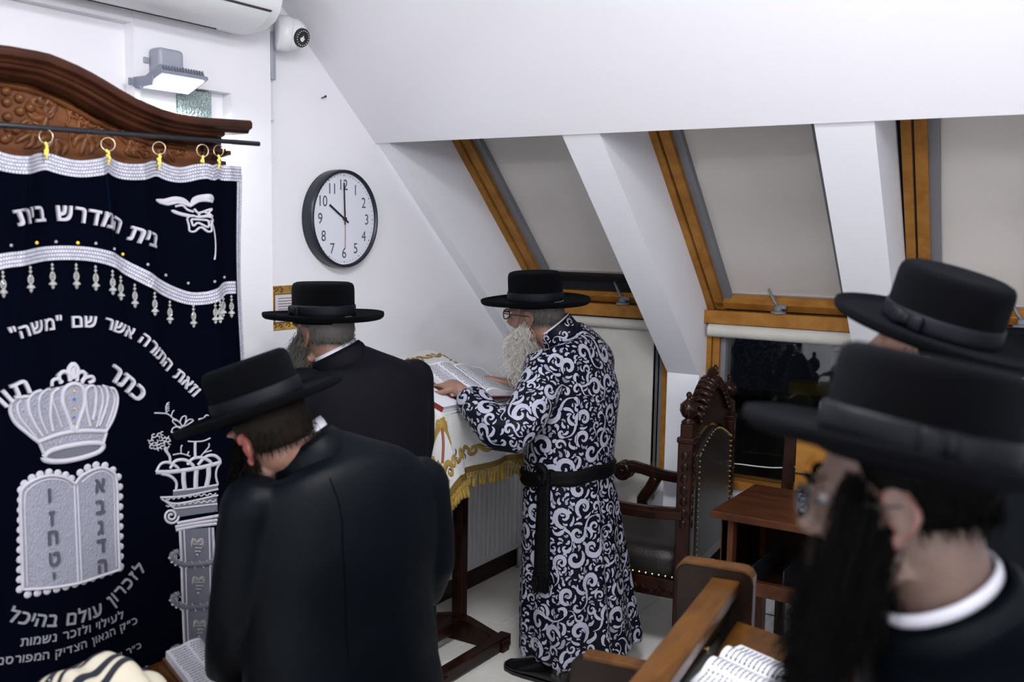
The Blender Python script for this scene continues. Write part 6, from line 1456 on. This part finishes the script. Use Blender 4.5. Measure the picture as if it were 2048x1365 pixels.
pB, H, Xh, Yh, Zh, bv = suit_person('man in flat black hat and black coat standing under the clock, back turned', bB, FB, hatB, (ZU+FB*.02), (FB*.96+LB*-.28-ZU*.3), nB, shl, shr, shl+DN*.28-LB*.02+FB*.03, shr+DN*.28+LB*.02+FB*.03, shl+DN*.36+FB*.20+LB*.04, shr+DN*.36+FB*.20-LB*.04, secB, 'suit', cax=cxB)
hat(pB, hatB, (ZU+FB*.02), FB, r=.187, cr_=.098, ch=.108, bowside=-1)
beard(pB, H, Xh, Yh, Zh, H+Yh*.09-Zh*.19, 'hair_grey', 1800, .07, .040, .0011, .012)
nape_hair(pB, H, Xh, Yh, Zh, 'hair_grey', 700)
g = G(); rts = [(H+Xh*-.075+Yh*(.022+.012*random.random())-Zh*(.0+.02*random.random()), Xh*-1, 1) for _ in range(10)]+[(H+Yh*(.09+.02*random.random())-Xh*.035-Zh*(.02+.03*random.random()), Yh, .7) for _ in range(6)]; strands(g, rts, 320, .085, lambda p, n_: (-ZU+Yh*.35+n_*.2), .0011, 7, .012, .3); mk('sidelock', g, 'hair_grey', pB, kind='stuff')
cB, Xc_, Yc_, Zc = cxB
collar_ring(pB, cB-Zc*.008, Xc_, Yc_, Zc, .0725, .0745, .020); turned_collar(pB, cB-Zc*.042, Xc_, Yc_, Zc, .077, .079, 'suit', .040, .022)
# ---------------------------------------------------------------- bowing man at the left
FC = Vector((-.95, .30, 0)).normalized(); LC = perp(FC); hC = 2.25
hatC = W(519, 812, 2.22); upC = (ZU+RT*-.37+HD*.02).normalized()
rows = [(604, 872, .066, .062, 0, .05), (622, 888, .115, .085, .0, .05), (655, 925, .195, .115, .0, .04), (678, 985, .232, .14, .0, .03), (683, 1080, .236, .158, 0, 0), (680, 1190, .230, .160, 0, 0), (684, 1290, .235, .165, 0, 0)]
secC = side_secs(LC, -FC, rows, hC)
for k_, tz_, dz_ in ((2, .022, .026), (3, .012, .014)): secC[k_] = (secC[k_][0]-ZU*dz_, secC[k_][1]+ZU*tz_, secC[k_][2]+ZU*tz_*.5)
bC = Vector((-1.545, 1.70, 0)); secC += [(Vector((-1.545, 1.70, .55)), LC*.25, -FC*.18), (Vector((-1.545, 1.70, .38)), LC*.26, -FC*.19)]
shl, shr = W(512, 1010, 2.12), W(838, 968, 2.38)
elL_, elR_ = W(478, 1215, 2.16), W(842, 1165, 2.40); wrL_, wrR_ = W(452, 1350, 2.33), Vector((-1.78, 1.90, .80))
cxC = cax_(W(602, 893, hC), FC, ZU+RT*-.78+HD*.08); nC = W(612, 905, hC)
pC, H, Xh, Yh, Zh, bv = suit_person('bowing man in tilted black hat and navy black coat at the lower left', bC, FC, hatC, upC, (RT*-.76+HD*.62-ZU*.30), nC, shl, shr, elL_, elR_, wrL_, wrR_, secC, 'suit_blue', head_down=.066, headback=.006, sleeve=.068, cax=cxC)
hat(pC, hatC, upC, (RT*-1+HD*.25), r=.186, cr_=.096, ch=.108, bowside=1)
beard(pC, H, Xh, Yh, Zh, H+Yh*.07-Zh*.20-ZU*.06, 'hair_brown', 2200, .12, .042, .0010, .012)
nape_hair(pC, H, Xh, Yh, Zh, 'hair_brown', 1200, .018)
g = G(); rts = [(H-Xh*.077+Yh*(.012+.02*random.random())-Zh*(-.01+.03*random.random()), Xh*-1, 1) for _ in range(14)]; strands(g, rts, 500, .19, lambda p, n_: (-ZU+n_*.12+Yh*.05), .0011, 8, .010, .16); mk('sidelock', g, 'hair_dark', pC, kind='stuff')
g = G(); ear(g, H-Xh*.0015, Xh, Yh, Zh, -1, 1.0); mk('ear', g, 'skin_pink', pC, smooth=True)
cC, Xc_, Yc_, Zc = cxC
collar_ring(pC, cC+Zc*.004, Xc_, Yc_, Zc, .0765, .0790, .026); turned_collar(pC, cC-Zc*.050, Xc_, Yc_, Zc, .079, .081, 'suit_blue', .044, .026)
seam(pC, bv, [W(690, 900, 2.0), W(720, 1020, 2.0), W(722, 1180, 2.0), W(728, 1350, 2.0)])
# ---------------------------------------------------------------- near man at the right (profile, spectacles, long dark beard)
FD = (RT*-.97+HD*.22).normalized(); LD = perp(FD); hDn = 1.14
hatD = W(1830, 905, hDn); upD = (ZU+RT*.20+HD*.05).normalized()
rows = [(1905, 1170, .068, .066, 0, .03), (1925, 1205, .12, .085, 0, .03), (1950, 1265, .20, .115, 0, .02), (1965, 1370, .235, .135, 0, 0), (1975, 1560, .235, .150, 0, 0), (1975, 1800, .225, .155, 0, 0)]
secD = side_secs(LD, -FD, rows, hDn); bD = Vector((secD[-1][0].x, secD[-1][0].y, 0)); z5 = secD[-1][0].z
secD += [(Vector((bD.x, bD.y, z)), LD*(.23+.02*k), -FD*(.165+.01*k)) for k, z in enumerate((z5-.22, z5-.45))]
shl, shr = secD[3][0]-LD*.20+ZU*.01, secD[3][0]+LD*.20+ZU*.01
cxD = cax_(W(1872, 1172, hDn), FD, ZU+RT*-.54); nD = W(1885, 1180, hDn)
pD, H, Xh, Yh, Zh, bv = suit_person('man in profile with spectacles, long dark beard and wide black hat, nearest at the right', bD, FD, hatD, upD, (RT*-.88+HD*.46-ZU*.1), nD, shl, shr, shl+DN*.28+FD*.03, shr+DN*.28+FD*.03, shl+DN*.30+FD*.24+LD*.05, shr+DN*.30+FD*.24-LD*.05, secD, 'suit_blue', head_down=.053, headback=-.004, headk=.97, hup=(ZU+RT*-.13+HD*.10), cax=cxD, skinm='skin_shaded')
hat(pD, hatD, upD, (RT*-1+HD*.08), r=.186, cr_=.101, ch=.112, bowside=-1)
# head axes of D tilt with the face, not with the hat
glasses(pD, H, Xh, Yh, Zh, 'dark', .97, drop=.004)
g = G(); gp = G()
for s in (-1, 1):
    c = H+(Xh*s*.032+Yh*.079+Zh*.006)*.97; g.ell(c, .0125, .0125, .0125, seg=14, rg=10); gp.ell(c+Yh*.0095-Zh*.004, .0058, .0045, .0058, Xh, Yh, Zh, 12, 8)
e_ = mk('eyes', g, 'eye', pD, smooth=True); mk('iris', gp, 'pupil', e_, smooth=True)
for s in (-1, 1): mk('eyebrow', G().tube(cr([H+Xh*s*.014+Yh*.100+Zh*.026, H+Xh*s*.034+Yh*.099+Zh*.033, H+Xh*s*.056+Yh*.086+Zh*.026], 8), [.003, .0045, .0045, .0042, .004, .0035, .003, .002], 7), 'hair_dark', pD, smooth=True)
g = G(); ear(g, H-Xh*.003, Xh, Yh, Zh, -1, .92); mk('ear', g, 'ear_shaded', pD, smooth=True)
tipD = W(1590, 1430, 1.14)
beard(pD, H, Xh, Yh, Zh, tipD, 'hair_dark', 3400, .11, .046, .0009, .010, .95, mid=W(1668, 1235, 1.15), spread=.28)
g = G(); rts = [(H+Yh*(.085+.02*random.random())+Xh*random.uniform(-.03, .03)-Zh*(.052+.01*random.random()), Yh, .35) for _ in range(12)]; strands(g, rts, 500, .06, lambda p, n_: (-ZU+n_*.4), .0009, 5, .005, .25); mk('moustache', g, 'hair_brown', pD, kind='stuff')
nape_hair(pD, H, Xh, Yh, Zh, 'hair_dark', 900, .02, .97)
g = G(); rts = [(H-Xh*.078+Yh*(.02+.03*random.random())+Zh*(.04-.05*random.random()), Xh*-1, 1) for _ in range(20)]; strands(g, rts, 900, .17, lambda p, n_: (-ZU+n_*.10+Yh*.12), .0010, 8, .008, .14); mk('sidelock', g, 'hair_dark', pD, kind='stuff')
cD, Xc_, Yc_, Zc = cxD
collar_ring(pD, cD-Zc*.008, Xc_, Yc_, Zc, .0735, .0755, .016); turned_collar(pD, cD-Zc*.046, Xc_, Yc_, Zc, .079, .081, 'suit_blue', .038, .024)
# ---------------------------------------------------------------- man behind him
FE = (RT*-.55+HD*.83).normalized(); LE = perp(FE); hE = 1.86
hatE = W(1878, 664, hE); upE = (ZU+RT*.20-HD*.20).normalized()
rows = [(1930, 800, .066, .066, 0, .02), (1945, 825, .12, .085, 0, .02), (1965, 870, .20, .115, 0, .01), (1985, 950, .235, .135, 0, 0), (1992, 1100, .235, .150, 0, 0), (1995, 1300, .235, .155, 0, 0)]
secE = side_secs(LE, -FE, rows, hE); bE = Vector((secE[-1][0].x, secE[-1][0].y, 0)); z5 = secE[-1][0].z
secE += [(Vector((bE.x, bE.y, z)), LE*.25, -FE*.18) for z in (z5-.25,)]
shl, shr = secE[3][0]-LE*.20+ZU*.01, secE[3][0]+LE*.20+ZU*.01
pE, H, Xh, Yh, Zh, bv = suit_person('man in tall black velvet hat with ribbon bow, behind the near bearded man', bE, FE, hatE, upE, (RT*-.85+HD*.5-ZU*.2), W(1925, 790, hE), shl, shr, shl+DN*.28, shr+DN*.28, shl+DN*.36+FE*.2+LE*.04, shr+DN*.36+FE*.2-LE*.04, secE, 'suit_blue', headk=1.0, head_down=.055)
hat(pE, hatE, upE, (RT*-.5+HD*.85), r=.188, cr_=.1, ch=.115, bowside=-1)
beard(pE, H, Xh, Yh, Zh, H+Yh*.09-Zh*.20, 'hair_dark', 700, .07)
nape_hair(pE, H, Xh, Yh, Zh, 'hair_dark', 500)
Zc = (ZU+FE*.3).normalized(); Yc_ = (FE-Zc*FE.dot(Zc)).normalized(); Xc_ = Yc_.cross(Zc)
collar_ring(pE, W(1930, 792, hE), Xc_, Yc_, Zc, .073, .075, .02)
# ---------------------------------------------------------------- man at the right edge, mostly outside
FF = (RT*-.8+HD*.5).normalized(); LF = perp(FF); hF = 2.5
hatF = W(2150, 682, hF); rows = [(2160, 760, .066, .066, 0, 0), (2165, 780, .12, .085, 0, 0), (2170, 810, .20, .115, 0, 0), (2175, 880, .23, .135, 0, 0), (2175, 1000, .23, .150, 0, 0), (2175, 1200, .23, .155, 0, 0)]
secF = side_secs(LF, -FF, rows, hF); bF = Vector((secF[-1][0].x, secF[-1][0].y, 0)); secF += [(Vector((bF.x, bF.y, .42)), LF*.25, -FF*.18)]
shl, shr = secF[3][0]-LF*.20, secF[3][0]+LF*.20
pF, H, Xh, Yh, Zh, bv = suit_person('man at the far right edge, only the black hat brim showing', bF, FF, hatF, ZU+RT*.05, FF, W(2155, 758, hF), shl, shr, shl+DN*.28, shr+DN*.28, shl+DN*.36+FF*.2, shr+DN*.36+FF*.2, secF, 'suit', vox=.012)
hat(pF, hatF, ZU+RT*.05, FF, r=.19, cr_=.1, ch=.11)
beard(pF, H, Xh, Yh, Zh, H+Yh*.08-Zh*.19, 'hair_dark', 500, .06); nape_hair(pF, H, Xh, Yh, Zh, 'hair_dark', 400)
